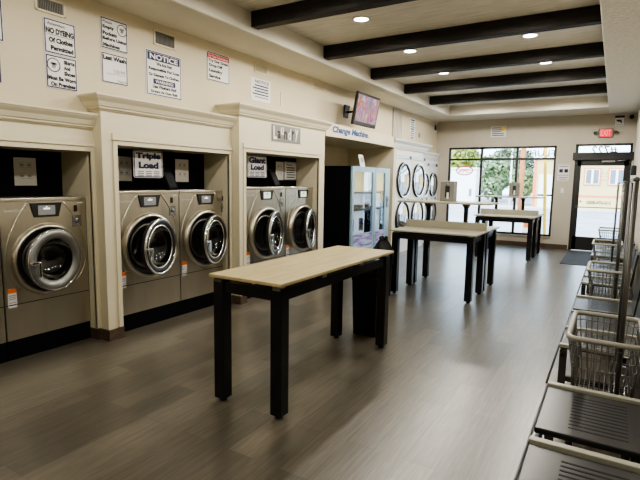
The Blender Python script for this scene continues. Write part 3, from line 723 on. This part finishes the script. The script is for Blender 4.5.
# keep the letters on the curve
me = o.data
for v in me.vertices:
    y = v.co.x + 7.33; tt = (y - 6.545) / (9.40 - 6.545); v.co.z = (-3.87 + 0.055 * math.sin(PI * min(tt / 0.9, 1)) + 0.003) - (-3.80)

# ================================================================== TV
t = thing('television', 'wall-mounted television showing a colourful picture, tilted over the change machine alcove', 'television', (-3.70, 7.63, 2.735), (0, math.radians(10), math.radians(0)))
f = MB(); f.box((-.05, -.43, -.265), (0.0, .43, .265), 0, 0.008); obj('tv_case', f, 'black', t)
f = MB(); f.box((-.001, -.395, -.20), (0.002, .395, .225)); obj('screen', f, 'tv', t)
f = MB(); f.box((-.07, -.10, -.12), (-.05, .10, .12)); f.tube([(-.06, .0, 0), (-.25, .10, -.02), (-.46, .12, -.06)], 0.02, 8); f.box((-.485, .03, -.16), (-.455, .20, .06)); obj('wall_arm', f, 'black', t)

# ================================================================== VENDING MACHINES
def vending(label, y0, y1, kind):
    W = y1 - y0; H = 1.80; d = 0.78
    t = thing('vending_machine', label, 'vending machine', (-3.80, y0, 0), group='glass-front vending machines in the alcove')
    f = MB(); f.box((-d, 0, 0.08), (-d + .02, W, H)); f.box((-d, 0, 0.08), (-.04, .03, H)); f.box((-d, W - .03, 0.08), (-.04, W, H)); f.box((-d, 0, H - .03), (-.04, W, H)); f.box((-d, 0, 0.08), (-.04, W, .14)); f.box((-d + .05, .04, 0), (-.08, W - .04, .08))
    obj('cabinet', f, 'black_matte', t)
    f = MB(); g0, g1, z0, z1 = .07, W - (.07 if kind == 0 else .22), .62, H - .09
    f.box((-.04, 0, .08), (0, g0, H), 0, 0.006); f.box((-.04, g1, .08), (0, W, H), 0, 0.006); f.box((-.04, g0, z1), (0, g1, H), 0); f.box((-.04, g0, .08), (0, g1, z0), 0)
    dr = obj('door', f, 'vend_frame', t)
    f = MB(); f.box((-.022, g0, z0), (-.016, g1, z1)); obj('door_glass', f, 'glass_case', dr)
    f = MB(); plate(f, g1 - g0 - .02, z0 - .16, .003); obj('graphic_panel', f, 'art', dr, (0.0, (g0 + g1) / 2, (z0 + .12) / 2 + .02), RX)
    # interior
    f = MB(); f.box((-.13, .04, 1.36), (-.11, W - .04, H - .04)); obj('cream_panel', f, 'vend_cream', t)
    f = MB(); f.box((-.20, .04, .2), (-.18, W - .04, 1.36)); obj('inner_back', f, 'vend_white', t)
    for z in (1.33, 1.02):
        f = MB(); f.box((-.18, .04, z), (-.05, W - .04, z + .03)); obj('shelf', f, 'vend_shelf', t)
    if kind == 0:
        f = MB(); f.box((-.17, .12, 1.05), (-.06, W * .62, 1.13), 0, .01); obj('tray_bin', f, 'frame_grey', t)
        f = MB()
        for i in range(3): f.box((-.17, .12 + i * .19, .66), (-.08, .25 + i * .19, .66 + .22 + .05 * (i % 2)), i % 2, .01)
        obj('stock', f, ['ink_blue', 'vend_white'], t)
    else:
        f = MB(); f.box((0.0, W - .15, 1.05), (.012, W - .06, 1.26), 0, .004); kp = obj('coin_panel', f, 'alu', t)
        f = MB(); f.box((.012, W - .125, 1.17), (.015, W - .085, 1.21)); obj('coin_slot', f, 'black', kp)
        f = MB()
        for i in range(2): f.box((-.17, .08 + i * .17, .66), (-.08, .2 + i * .17, .9), i % 2, .01)
        obj('stock', f, ['art', 'vend_white'], t)
    return t
vending('wider glass-front vending machine with black side, left in the change machine alcove', 7.335, 8.235, 0)
vending('narrower glass-front vending machine beside the dryers', 8.245, 8.93, 1)
t = thing('counter_card', 'small white card with a dark square standing on top of the vending machine', 'card', (-3.84, 7.80, 1.80))
f = MB(); f.hexa([(-.01, -.09, 0), (0, -.09, 0), (0, .09, 0), (-.01, .09, 0), (-.05, -.11, .21), (-.04, -.11, .21), (-.04, .06, .21), (-.05, .06, .21)]); obj('card', f, 'sign_white', t)
f = MB(); f.hexa([(-.018, -.045, .08), (-.014, -.045, .08), (-.014, .045, .08), (-.018, .045, .08), (-.034, -.055, .165), (-.030, -.055, .165), (-.030, .03, .165), (-.034, .03, .165)]); obj('dark_square', f, 'ink_grey', t)

# ================================================================== DRYERS
def dryer(label, loc, W, H, R, zu, zl):
    t = thing('stacked_dryer', label, 'dryer', loc, group='white stacked dryers at the end of the left wall')
    f = MB(); f.box((-.7, .003, .0), (0, W - .003, H), 0, .006); obj('body', f, 'dryer_white', t)
    f = MB(); f.box((-.0, .01, H - .10), (.012, W - .01, H - .015), 0, .004); cp = obj('control_panel', f, 'dryer_panel', t)
    f = MB(); f.box((.012, W - .15, H - .09), (.016, W - .03, H - .025)); obj('display', f, 'black', cp)
    for z in (zu, zl):
        f = MB(); f.lathe([(0, R), (.02, R * .99), (.045, R * .95), (.05, R * .88), (.03, R * .82), (0.0, R * .80)], (0, W / 2, z), 'x', 44); d = obj('door', f, 'black', t)
        f = MB(); f.lathe([(.052, R * .985), (.056, R * .96), (.052, R * .93)], (0, W / 2, z), 'x', 44); obj('door_trim', f, 'chrome', d)
        f = MB(); f.lathe([(.028, R * .82), (.045, R * .6), (.055, R * .3), (.058, .001)], (0, W / 2, z), 'x', 36); obj('door_glass', f, 'glass_dryer', d)
        f = MB(); f.box((.001, W * .80, z - R - .09), (.010, W * .95, z - R - .03), 0, .003); f.box((.01, W * .84, z - R - .075), (.012, W * .91, z - R - .045), 1); obj('coin_box', f, ['alu', 'black'], t)
    return t
mat('glass_dryer', (0.40, 0.42, 0.42), 0.06, 0.9, nscale=3, namt=0.08)
d = dryer('white stacked dryer closest to the vending machines, with two large round doors', (-3.95, 9.535, 0), 0.93, 2.14, .385, 1.585, .755)
dup(d, (-3.95, 10.467, 0), 'white stacked dryer second from the vending machines, with two large round doors')
d = dryer('shorter white stacked dryer, third from the vending machines', (-4.10, 11.45, 0), 0.675, 2.05, .305, 1.49, .76)
dup(d, (-4.10, 12.125, 0), 'shorter white stacked dryer closest to the window wall')

# ================================================================== TABLES
def leg_mb(x, y, H, s=.088):
    m = MB(); m.box((x, y, .022), (x + s, y + s, H), 0, .004, 1); m.cyl((x + s / 2, y + s / 2, .008), (x + s / 2, y + s / 2, .03), .012, 10); m.lathe([(0, .026), (.008, .026), (.012, .014)], (x + s / 2, y + s / 2, 0), 'z', 16); return m
# single table
t = thing('folding_table', 'near pale wood folding table on thick black legs, standing alone in the foreground', 'table', (-2.0, 3.26, 0))
x0, x1, y0, y1 = -.30, .30, -.895, .89
f = MB(); f.box((x0, y0, .893), (x1, y1, .916), 0, .004); obj('tabletop', f, 'wood_top', t)
for lx in (-.305, .182):
    for lyy in (-.848, .785): obj('leg', leg_mb(lx, lyy, .868), 'black_leg', t)
f = MB(); f.box((-.285, -.80, .785), (-.235, .80, .858)); f.box((.205, -.80, .785), (.255, .80, .858)); f.box((-.25, -.835, .785), (.2, -.785, .858)); f.box((-.25, .80, .785), (.2, .85, .858)); obj('apron', f, 'black_leg', t)
for px in (-.26, .23):
    for py in (-.82, -.3, .3, .82):
        f = MB(); f.box((px - .03, py - .03, .857), (px + .03, py + .03, .894)); obj('top_spacer', f, 'plastic_grey', t)

# double table with divider and raised shelf
def double_table(label, loc):
    t = thing('double_folding_table', label, 'table', loc, group='double folding tables by the window')
    W = .585
    for s, (ya, yb) in enumerate(((-.74, -.012), (.0, .74))):
        f = MB(); f.box((-W, ya, .872), (W, yb, .895), 0, .004); obj('tabletop', f, 'laminate', t)
        for lx in (-W + .03, W - .115):
            for q in ((ya + .02, yb - .11) if s == 0 else (ya + .03, yb - .14)): obj('leg', leg_mb(lx, q, .855), 'black_leg', t)
        f = MB(); f.box((-W + .05, ya + .03, .775), (W - .05, ya + .075, .85)); f.box((-W + .05, yb - .09, .775), (W - .05, yb - .045, .85)); f.box((-W + .05, ya + .05, .775), (-W + .095, yb - .06, .85)); f.box((W - .095, ya + .05, .775), (W - .05, yb - .06, .85)); obj('apron', f, 'black_leg', t)
        for px in (-W + .08, W - .08):
            for py in (ya + .06, yb - .08):
                f = MB(); f.box((px - .03, py - .03, .85), (px + .03, py + .03, .873)); obj('top_spacer', f, 'plastic_grey', t)
    f = MB(); f.box((-W - .005, -.112, .893), (W - .01, -.088, 1.0), 0, .003); obj('divider', f, 'laminate', t)
    for px in (-.30, .245):
        f = MB(); f.box((px - .028, .03, .895), (px + .028, .085, 1.25), 0, .003); f.hexa([(px - .028, .03, 1.19), (px + .028, .03, 1.19), (px + .028, .085, 1.19), (px - .028, .085, 1.19), (px - .045, -.04, 1.25), (px + .045, -.04, 1.25), (px + .045, .16, 1.25), (px - .045, .16, 1.25)]); obj('shelf_post', f, 'black_leg', t)
    f = MB(); f.box((-.70, -.20, 1.25), (.62, .33, 1.275), 0, .004); obj('raised_shelf', f, 'laminate', t)
    return t
mat('laminate', (0.34, 0.325, 0.25), 0.45, nscale=3, namt=0.06, stretch=(1, 6, 1))
t2 = double_table('nearer double folding table with divider and raised shelf, in the middle of room', (-2.035, 6.94, 0))
dup(t2, (-1.885, 11.0, 0), 'farther double folding table with divider and raised shelf, next to the window')

# dispensers on the raised shelves
def dispenser(label, loc):
    t = thing('sheet_dispenser', label, 'dispenser', loc, group='grey dispensers on the raised shelves')
    f = MB(); f.box((-.10, -.09, 0), (.10, .09, .295), 0, .008); obj('case', f, 'plastic_grey', t)
    f = MB(); f.box((-.025, -.096, .06), (.04, -.088, .225), 0, .003); obj('opening', f, 'black', t)
    f = MB(); f.lathe([(0, .018), (-.006, .016), (-.006, .001)], (.0, -.09, .25), 'y', 16); obj('lock', f, 'alu', t)
    f = MB(); f.box((.0, -.099, .04), (.03, -.09, .13), 0, .002); obj('sheet_stack', f, 'sign_white', t)
    return t
d = dispenser('grey upright sheet dispenser on the nearer raised shelf', (-2.08, 7.08, 1.275))
dup(d, (-1.845, 11.14, 1.275), 'grey upright sheet dispenser on the farther raised shelf')

# bins
t = thing('trash_bin', 'tall black bin standing behind the far end of the near table', 'bin', (-2.06, 4.43, 0))
f = MB(); f.hexa([(-.12, -.13, .0), (.12, -.13, 0), (.12, .12, 0), (-.12, .12, 0), (-.135, -.15, .56), (.135, -.15, .56), (.135, .13, .56), (-.135, .13, .56)]); obj('body', f, 'bin_plastic', t)
f = MB(); f.box((-.142, -.158, .56), (.142, .138, .60), 0, .008); f.box((-.135, -.15, .60), (.135, .13, .80), 0, .03, 3); ld = obj('lid', f, 'bin_plastic', t)
f = MB(); f.box((-.09, -.156, .65), (.09, -.148, .76), 0, .004); obj('flap', f, 'black', ld)
t = thing('trash_can', 'black bagged bin at the left end of the nearer double table', 'bin', (-2.63, 6.03, -0.0))
f = MB(); f.lathe([(0, .001), (0, .11), (.05, .115), (.50, .13), (.52, .135), (.52, .12), (.1, .10)], (0, 0, 0), 'z', 30); obj('body', f, 'bin_plastic', t)
f = MB(); n = 36; pr = [(.42, .135), (.50, .145), (.56, .145), (.63, .125), (.69, .095), (.74, .06), (.77, .05), (.79, .06), (.80, .03)]
for h, r in pr: pass
vs = []; fs = []
for i, (h, r) in enumerate(pr):
    for k in range(n):
        a = 2 * PI * k / n; rr = r * (1 + .05 * math.sin(7 * a + i) + .03 * math.sin(13 * a + 2 * i)); vs.append((rr * math.cos(a), rr * math.sin(a), h + .02 * math.sin(5 * a + i)))
for i in range(len(pr) - 1):
    for k in range(n): fs.append((i * n + k, i * n + (k + 1) % n, (i + 1) * n + (k + 1) % n, (i + 1) * n + k))
f.add(vs, fs, 0, True); obj('bag_liner', f, 'bag', t)

# ================================================================== BENCHES and CARTS on the right
def bench(label, loc):
    t = thing('tandem_bench', label, 'bench', loc, group='slotted black benches along the right wall')
    X0, X1 = -.235, .235
    z = .45
    seats = ((1.14, 1.575), (1.64, 2.135), (2.30, 2.835))
    for a, b in seats:
        f = MB(); f.box((X0 + .004, a, z - .028), (X1, b, z), 0, .006)
        n = 11; sa, sb = a + (b - a) * .15, b - (b - a) * .15
        for i in range(n):
            y = sa + (sb - sa) * i / (n - 1); f.box((-.10, y - .006, z - .001), (.135, y + .006, z + .0008), 1)
        obj('seat', f, ['seat_black', 'slot'], t)
        f = MB(); f.hexa([(X1 - .01, a, z), (X1 + .012, a, z), (X1 + .012, b, z), (X1 - .01, b, z), (X1 + .035, a + .02, z + .36), (X1 + .055, a + .02, z + .36), (X1 + .055, b - .02, z + .36), (X1 + .035, b - .02, z + .36)]); obj('backrest', f, 'seat_black', t)
    for y in (1.125, 1.60, 2.165, 2.855):
        f = MB(); f.box((X0, y - .016, z - .012), (X1, y + .022, z + .014), 0, .004); obj('cross_bar', f, 'bar_beige', t)
    f = MB(); f.tube([(X0, .385, z - .004), (X0, 2.87, z - .004)], .006, 8); f.tube([(X0 + .02, 1.11, z - .06), (X0 + .02, 2.87, z - .06)], .014, 8); f.tube([(X1 - .08, 1.11, z - .06), (X1 - .08, 2.87, z - .06)], .014, 8); obj('rail', f, 'black', t)
    for y in (1.14, 2.84):
        f = MB(); f.box((X0 + .005, y - .022, .012), (X0 + .05, y + .022, z - .03), 0, .003); f.lathe([(0, .02), (.012, .02)], (X0 + .027, y, 0), 'z', 12); obj('leg', f, 'frame_grey', t)
        f = MB(); f.box((X1 - .06, y - .022, .012), (X1 - .015, y + .022, z - .03), 0, .003); obj('leg', f, 'frame_grey', t)
        f = MB(); f.box((X0 + .04, y - .015, .20), (X1 - .05, y + .015, .235)); obj('leg_brace', f, 'frame_grey', t)
    return t
bn = bench('black slotted bench nearest the viewer at the bottom right corner', (0, 0, 0))
dup(bn, (-.01, 2.5, 0), 'black slotted bench, second from the viewer, behind the first laundry cart')
dup(bn, (-.01, 5.0, 0), 'black slotted bench, third from the viewer, between the laundry carts')
dup(bn, (-.01, 7.5, 0), 'black slotted bench closest to the glass door')

def rr_path(x0, x1, y0, y1, z, r=.05, n=4):
    pts = []
    for cx, cy, a0 in ((x1 - r, y1 - r, 0), (x0 + r, y1 - r, 90), (x0 + r, y0 + r, 180), (x1 - r, y0 + r, 270)):
        for k in range(n + 1):
            a = math.radians(a0 + 90 * k / n); pts.append((cx + r * math.cos(a), cy + r * math.sin(a), z))
    return pts
def cart(label, loc, L=.64):
    t = thing('laundry_cart', label, 'cart', loc, group='wire laundry carts along the right wall')
    w2, l2 = .18, L / 2; zt, zb = .708, .36
    bx, byy = .135, l2 - .075
    f = MB(); f.tube(rr_path(-w2, w2, -l2, l2, zt, .05), .015, 10, cyclic=True); obj('rim', f, 'rim', t)
    f = MB(); r = .0031
    def lerp(a, b, k): return a + (b - a) * k
    for lev in (.12, .3, .5, .68, .85, 1.0):
        k = lev; x = lerp(w2, bx, k); y = lerp(l2, byy, k); z = lerp(zt, zb, k); f.tube(rr_path(-x, x, -y, y, z, .04, 3), r + (.002 if lev == 1 else 0), 5, cyclic=True)
    ny = 13
    for i in range(ny):
        s = -1 + 2 * i / (ny - 1); s *= .93
        f.tube([(-w2, s * l2, zt), (-bx, s * byy, zb), (bx, s * byy, zb), (w2, s * l2, zt)], r, 5)
    nx = 10
    for i in range(nx):
        s = -1 + 2 * i / (nx - 1); s *= .86
        f.tube([(s * w2, -l2, zt), (s * bx, -byy, zb), (s * bx, byy, zb), (s * w2, l2, zt)], r, 5)
    obj('basket', f, 'wire', t)
    f = MB(); f.tube(rr_path(-.15, .15, -l2 + .06, l2 - .06, .16, .03), .012, 8, cyclic=True)
    for sx in (-1, 1):
        for sy in (-1, 1): f.tube([(sx * .14, sy * (l2 - .09), .12), (sx * .14, sy * (l2 - .09), .36), (sx * .15, sy * (l2 - .06), .55)], .010, 8)
    obj('base_frame', f, 'pole', t)
    for sx in (-1, 1):
        for sy in (-1, 1):
            f = MB(); cx, cyy = sx * .14, sy * (l2 - .09); f.lathe([(-.012, .001), (-.012, .042), (-.006, .05), (.006, .05), (.012, .042), (.012, .001)], (cx, cyy, .05), 'x', 18); f.box((cx - .018, cyy - .01, .05), (cx - .014, cyy + .01, .125)); f.box((cx + .014, cyy - .01, .05), (cx + .018, cyy + .01, .125)); f.box((cx - .018, cyy - .015, .112), (cx + .018, cyy + .015, .13)); obj('caster', f, 'rubber', t)
    for sy in (-1, 1):
        f = MB(); f.tube([(.07, sy * (l2 - .03), .15), (.07, sy * (l2 - .03), 1.575)], .0125, 10); obj('pole', f, 'pole', t)
    f = MB(); f.tube([(.07, -l2 + .03, 1.575), (.07, l2 - .03, 1.575)], .012, 10); f.sphere((.07, -l2 + .03, 1.578), .016, 10); f.sphere((.07, l2 - .03, 1.578), .016, 10); obj('hanging_bar', f, 'pole', t)
    return t
c1 = cart('wire laundry cart with beige rim nearest the viewer, between two benches', (.022, 3.262, 0))
dup(c1, (.012, 5.75, 0), 'wire laundry cart second from the viewer, between two benches')
dup(c1, (-.03, 8.24, 0), 'wire laundry cart third from the viewer, near the door mat')
dup(c1, (-.02, 10.78, 0), 'wire laundry cart closest to the glass door')

# ================================================================== FAR WALL ITEMS
def fsign(name, label, x0, x1, z0, z1, lines, **k):
    return sign(name, label, 'sign', ((x0 + x1) / 2, D, (z0 + z1) / 2), x1 - x0, z1 - z0, RF, lines, **k)
s = fsign('wall_sign', 'white sign with a yellow disc and blue lines, above the large window', -2.79, -2.42, 2.70, 2.97, [], mats=IK, border=None, bars=[(-.12 if i < 3 else -.02, .33 - .17 * i, .60 if i < 3 else .78, .07, 0) for i in range(5)])
f = MB(); f.lathe([(.009, .06), (.0095, .001)], (.11, .065, 0), 'z', 24); obj('yellow_disc', f, 'yellow', s)
s = fsign('camera_sign', 'small sign with blue top band and a dark camera symbol, near the ceiling', -.125, .075, 2.85, 3.10, [], mats=IK, fills=((0, .36, .9, .2, 0),), bars=((0, -.36, .7, .05, 4),), border='ink_grey')
f = MB(); f.box((-.04, -.02, .009), (.035, .025, .010)); f.box((.02, -.05, .009), (.05, -.01, .010)); f.box((-.06, .0, .009), (-.04, .03, .010)); obj('camera_symbol', f, 'ink_black', s)
fsign('wall_sign', 'square white notice on the wall between window and door', -1.215, -.93, 1.62, 2.03, [], mats=IK, border='ink_grey', fills=((-.18, .10, .28, .20, 0), (.20, .10, .28, .20, 1)), bars=((0, .35, .7, .06, 4), (0, -.15, .8, .04, 4), (0, -.28, .7, .05, 4), (0, -.38, .6, .04, 4)))
f = MB(); f.box((-.035, -.008, -.055), (.035, 0, .055), 0, .003); f.box((-.01, -.014, -.02), (.01, -.008, .02)); tag(obj('light_switch', f, 'white_paint', None, (-1.07, D, 1.40)), 'white light switch below the square notice by the door', 'light switch')
t = thing('exit_sign', 'red lit EXIT sign with two small lamps above the door', 'exit sign', (-.27, D, 2.715))
f = MB(); f.box((-.145, -.05, -.10), (.145, 0, .10), 0, .008); obj('housing', f, 'plastic_grey', t)
f = MB(); f.box((-.115, -.052, -.085), (.115, -.05, .085)); obj('lit_face', f, 'exit_red', t)
f = MB(); text_mb(f, 'EXIT', 0, 0, .20, .125, 0, 0, .02); obj('lettering', f, mat('exit_pale', (.9, .3, .3), .4, nscale=9, namt=.02, emit=(1, .30, .33), estr=0.4), t, (0, -.0535, 0), RF)
for sx in (-1, 1):
    f = MB(); f.tube([(sx * .145, -.025, 0), (sx * .175, -.03, 0)], .012, 8); f.lathe([(-.045, .042), (-.02, .04), (.02, .02), (.025, .001)], (sx * .20, -.03, 0), 'y', 18); obj('emergency_lamp', f, 'plastic_grey', t)
f = MB(); f.lathe([(0, .045), (-.02, .045), (-.025, .03), (-.05, .03), (-.06, .001)], (0, 0, 0), 'y', 20); tag(obj('wall_mounted_camera', f, 'black', None, (.20, D, 3.05)), 'small dark camera in the corner above the door', 'camera')
t = thing('wall_dispenser', 'small dark dispenser on the right wall near the door', 'dispenser', (RW, 10.6, 1.78))
f = MB(); f.box((-.09, -.08, -.05), (0, .08, .13), 0, .02); obj('case', f, 'black', t)
f = MB(); f.box((-.075, -.07, -.13), (0, .07, -.05), 0, .01); obj('drip_tray', f, 'white_paint', t)
f = MB(); f.box((-.82, 10.5, 0.001), (-.24, 12.55, .010), 0, .003); tag(obj('door_mat', f, 'mat_grey'), 'dark grey entrance mat on the floor inside the glass door', 'mat')

# ================================================================== OUTSIDE
mb = MB(); mb.box((-60, D + .15, -.12), (60, 80, -.10)); struct('ground', mb, 'street')
mb = MB(); mb.box((-30, D + .15, -.10), (30, D + 3.2, -.02)); o = struct('pavement', mb, 'concrete')
mb = MB(); mb.box((-30, 33.5, -.10), (30, 36.5, .0)); struct('pavement', mb, 'concrete')
mb = MB(); mb.box((-30, D + 3.2, -.10), (30, D + 3.35, .0)); mb.box((-30, 33.35, -.10), (30, 33.5, .02)); struct('kerb', mb, 'kerb')

t = thing('shop_building', 'low cream yellow building with orange trimmed windows across the street', 'building', (0, 36, 0))
f = MB(); f.box((-4.75, 0, -.1), (9, 8, 3.4)); obj('wall', f, 'ext_yellow', t)
f = MB(); f.box((-4.85, -.25, 3.28), (9.1, 8, 3.58)); obj('roof', f, 'ext_white', t)
f = MB(); f.box((-4.76, -.03, .74), (9, 0, .86)); obj('trim_band', f, 'ext_orange', t)
f = MB(); f.box((-4.80, -.04, -.1), (-4.62, 0.05, 3.28)); obj('corner_trim', f, 'ext_orange', t)
f = MB(); f.box((-4.45, -.03, 0), (-2.9, 0, 2.2)); obj('shop_front', f, 'ext_white', t)
for x in (-1.72, -.37, 1.4):
    f = MB(); f.box((x - .06, -.05, 1.50), (x + .91, 0, 2.62)); wn = obj('window', f, 'ext_orange', t)
    f = MB(); f.box((x + .02, -.06, 1.58), (x + .83, -.04, 2.54)); obj('window_frame', f, 'ext_white', wn)
    f = MB(); f.box((x + .07, -.07, 1.62), (x + .36, -.055, 2.50)); f.box((x + .49, -.07, 1.62), (x + .78, -.055, 2.50)); obj('window_pane', f, 'ext_glass', wn)
l = MB(); text_mb(l, 'A A', 0, .22, .34, .2, 0, 0, 0); plate(l, .4, .03, .001, 0, 0, 0, 0); plate(l, .36, .05, .001, 0, 0, 0, -.25); obj('wall_lettering', l, 'ink_grey', t, (-.62, -.01, 2.1), RF)

t = thing('white_building', 'white flat building at left across the street', 'building', (-9.6, 37, 0))
f = MB(); f.box((-2.4, 0, -.1), (.72, 2, 2.62)); obj('wall', f, 'ext_white', t)
f = MB(); f.box((-2.5, -.1, 2.55), (.8, 2, 2.68)); obj('roof', f, 'ext_white', t)
f = MB(); f.box((.25, -.03, .55), (.45, 0, 1.1)); obj('window', f, 'ext_glass', t)
def tree(label, loc, r, h, m, seed, n=2600):
    rng = random.Random(seed)
    t = thing('tree', label, 'tree', loc, group='trees across the street')
    f = MB(); f.tube([(0, 0, -.1), (.05, 0, h * .3), (.0, .05, h * .62)], r * .07, 8); obj('trunk', f, 'bark', t)
    f = MB(); blobs = []
    for i in range(11):
        a = rng.uniform(0, 2 * PI); q = rng.uniform(0, .62) * r; blobs.append((q * math.cos(a), q * math.sin(a), h * rng.uniform(.32, .85), r * rng.uniform(.38, .62)))
    for i in range(n):
        bx_, by_, bz, br = rng.choice(blobs); d = V((rng.gauss(0, 1), rng.gauss(0, 1), rng.gauss(0, 1))).normalized() * br * rng.uniform(.75, 1.05)
        p = V((bx_, by_, bz)) + d; s = .13 * rng.uniform(.6, 1.4) * max(r, 1) * .8
        u = V((rng.gauss(0, 1), rng.gauss(0, 1), rng.gauss(0, 1))).normalized(); w_ = u.cross(d).normalized() if u.cross(d).length > 1e-4 else V((1, 0, 0))
        f.add([p - u * s, p + w_ * s * .6, p + u * s, p - w_ * s * .6], [(0, 1, 2, 3)])
    obj('crown', f, m, t)
tree('yellow green tree rising behind the white building', (-12.4, 47, 0), 2.4, 5.2, 'leaf_yellow', 3)
tree('tall green tree right behind the white building edge', (-10.3, 54, 0), 2.2, 5.2, 'leaf', 4)
tree('bushy green tree seen through the middle window pane', (-9.15, 44.5, 0), 1.8, 3.7, 'leaf', 5)
tree('dark green tree left of the orange pole', (-8.2, 49.5, 0), 2.0, 4.9, 'leaf_dark', 6)
tree('light green bush between the orange pole and yellow building', (-6.3, 40.5, 0), 1.15, 2.7, 'leaf', 8)
f = MB(); f.tube([(0, 0, -.1), (.02, 0, 7)], .10, 12); t = obj('utility_pole', f, 'pole_orange', None, (-3.40, 22, 0)); tag(t, 'orange brown utility pole on the far side of the window', 'pole')
f = MB(); f.tube([(0.06, 0, -.1), (-.13, 0, 3.6)], .045, 12); f.lathe([(-.02, .09), (.03, .08), (.03, .045)], (.06, 0, 0), 'z', 14); t = obj('yellow_post', f, 'pole_yellow', None, (-1.64, 14.8, 0)); tag(t, 'yellow metal post just outside the window', 'post')
f = MB(); f.tube([(0, 0, -.1), (.0, 0, 5)], .05, 10); t = obj('street_lamp_post', f, 'ext_white', None, (-6.0, 34.5, 0)); tag(t, 'thin pale post in front of the green trees', 'post')
t = thing('traffic_sign', 'low orange and white barricade sign standing outside the window', 'sign', (-2.12, 15.4, -.02))
f = MB(); f.hexa([(-.13, -.10, 0), (.13, -.10, 0), (.13, -.08, 0), (-.13, -.08, 0), (-.10, -.02, .62), (.10, -.02, .62), (.10, 0, .62), (-.10, 0, .62)]); obj('panel', f, 'orange', t)
f = MB(); f.hexa([(-.125, -.094, .15), (.125, -.094, .15), (.125, -.085, .15), (-.125, -.085, .15), (-.12, -.075, .28), (.12, -.075, .28), (.12, -.066, .28), (-.12, -.066, .28)]); obj('white_stripe', f, 'ext_white', t)

# ================================================================== LIGHT, WORLD, CAMERA
w = bpy.data.worlds.new('sky'); scn.world = w; w.use_nodes = True
bg = w.node_tree.nodes['Background']
tc = w.node_tree.nodes.new('ShaderNodeTexCoord'); sp = w.node_tree.nodes.new('ShaderNodeSeparateXYZ'); rp = w.node_tree.nodes.new('ShaderNodeValToRGB')
w.node_tree.links.new(tc.outputs['Generated'], sp.inputs[0]); w.node_tree.links.new(sp.outputs['Z'], rp.inputs['Fac']); w.node_tree.links.new(rp.outputs['Color'], bg.inputs['Color'])
rp.color_ramp.elements[0].color = (0.70, 0.85, 1, 1); rp.color_ramp.elements[1].color = (0.45, 0.68, 1, 1)
bg.inputs['Strength'].default_value = 6.0
s = bpy.data.lights.new('sun', 'SUN'); s.energy = 5.5; s.angle = math.radians(1.5); s.color = (1, .95, .86)
o = bpy.data.objects.new('sun', s); col.objects.link(o); o.rotation_euler = (math.radians(48), 0, math.radians(-22))

cam = bpy.data.cameras.new('camera'); co = bpy.data.objects.new('camera', cam); col.objects.link(co)
cam.sensor_width = 36; cam.lens = 484.2 / 640 * 36; cam.clip_start = 0.05; cam.clip_end = 300
yaw, pitch, roll = math.radians(31.097), math.radians(-7.011), math.radians(0.899)
fw = V((-math.sin(yaw) * math.cos(pitch), math.cos(yaw) * math.cos(pitch), math.sin(pitch)))
r_ = V((math.cos(yaw), math.sin(yaw), 0)); u_ = r_.cross(fw)
rr = r_ * math.cos(roll) + u_ * math.sin(roll); uu = -r_ * math.sin(roll) + u_ * math.cos(roll)
co.matrix_world = Matrix(((rr.x, uu.x, -fw.x, 0), (rr.y, uu.y, -fw.y, 0), (rr.z, uu.z, -fw.z, 1.55), (0, 0, 0, 1)))
scn.camera = co
scn.view_settings.view_transform = 'AgX'; scn.view_settings.look = 'AgX - Medium High Contrast'; scn.view_settings.exposure = 0.5
scn.cycles.use_denoising = True; scn.cycles.max_bounces = 8; scn.cycles.transparent_max_bounces = 12; scn.cycles.sample_clamp_indirect = 6
scn.cycles.caustics_reflective = False; scn.cycles.caustics_refractive = False
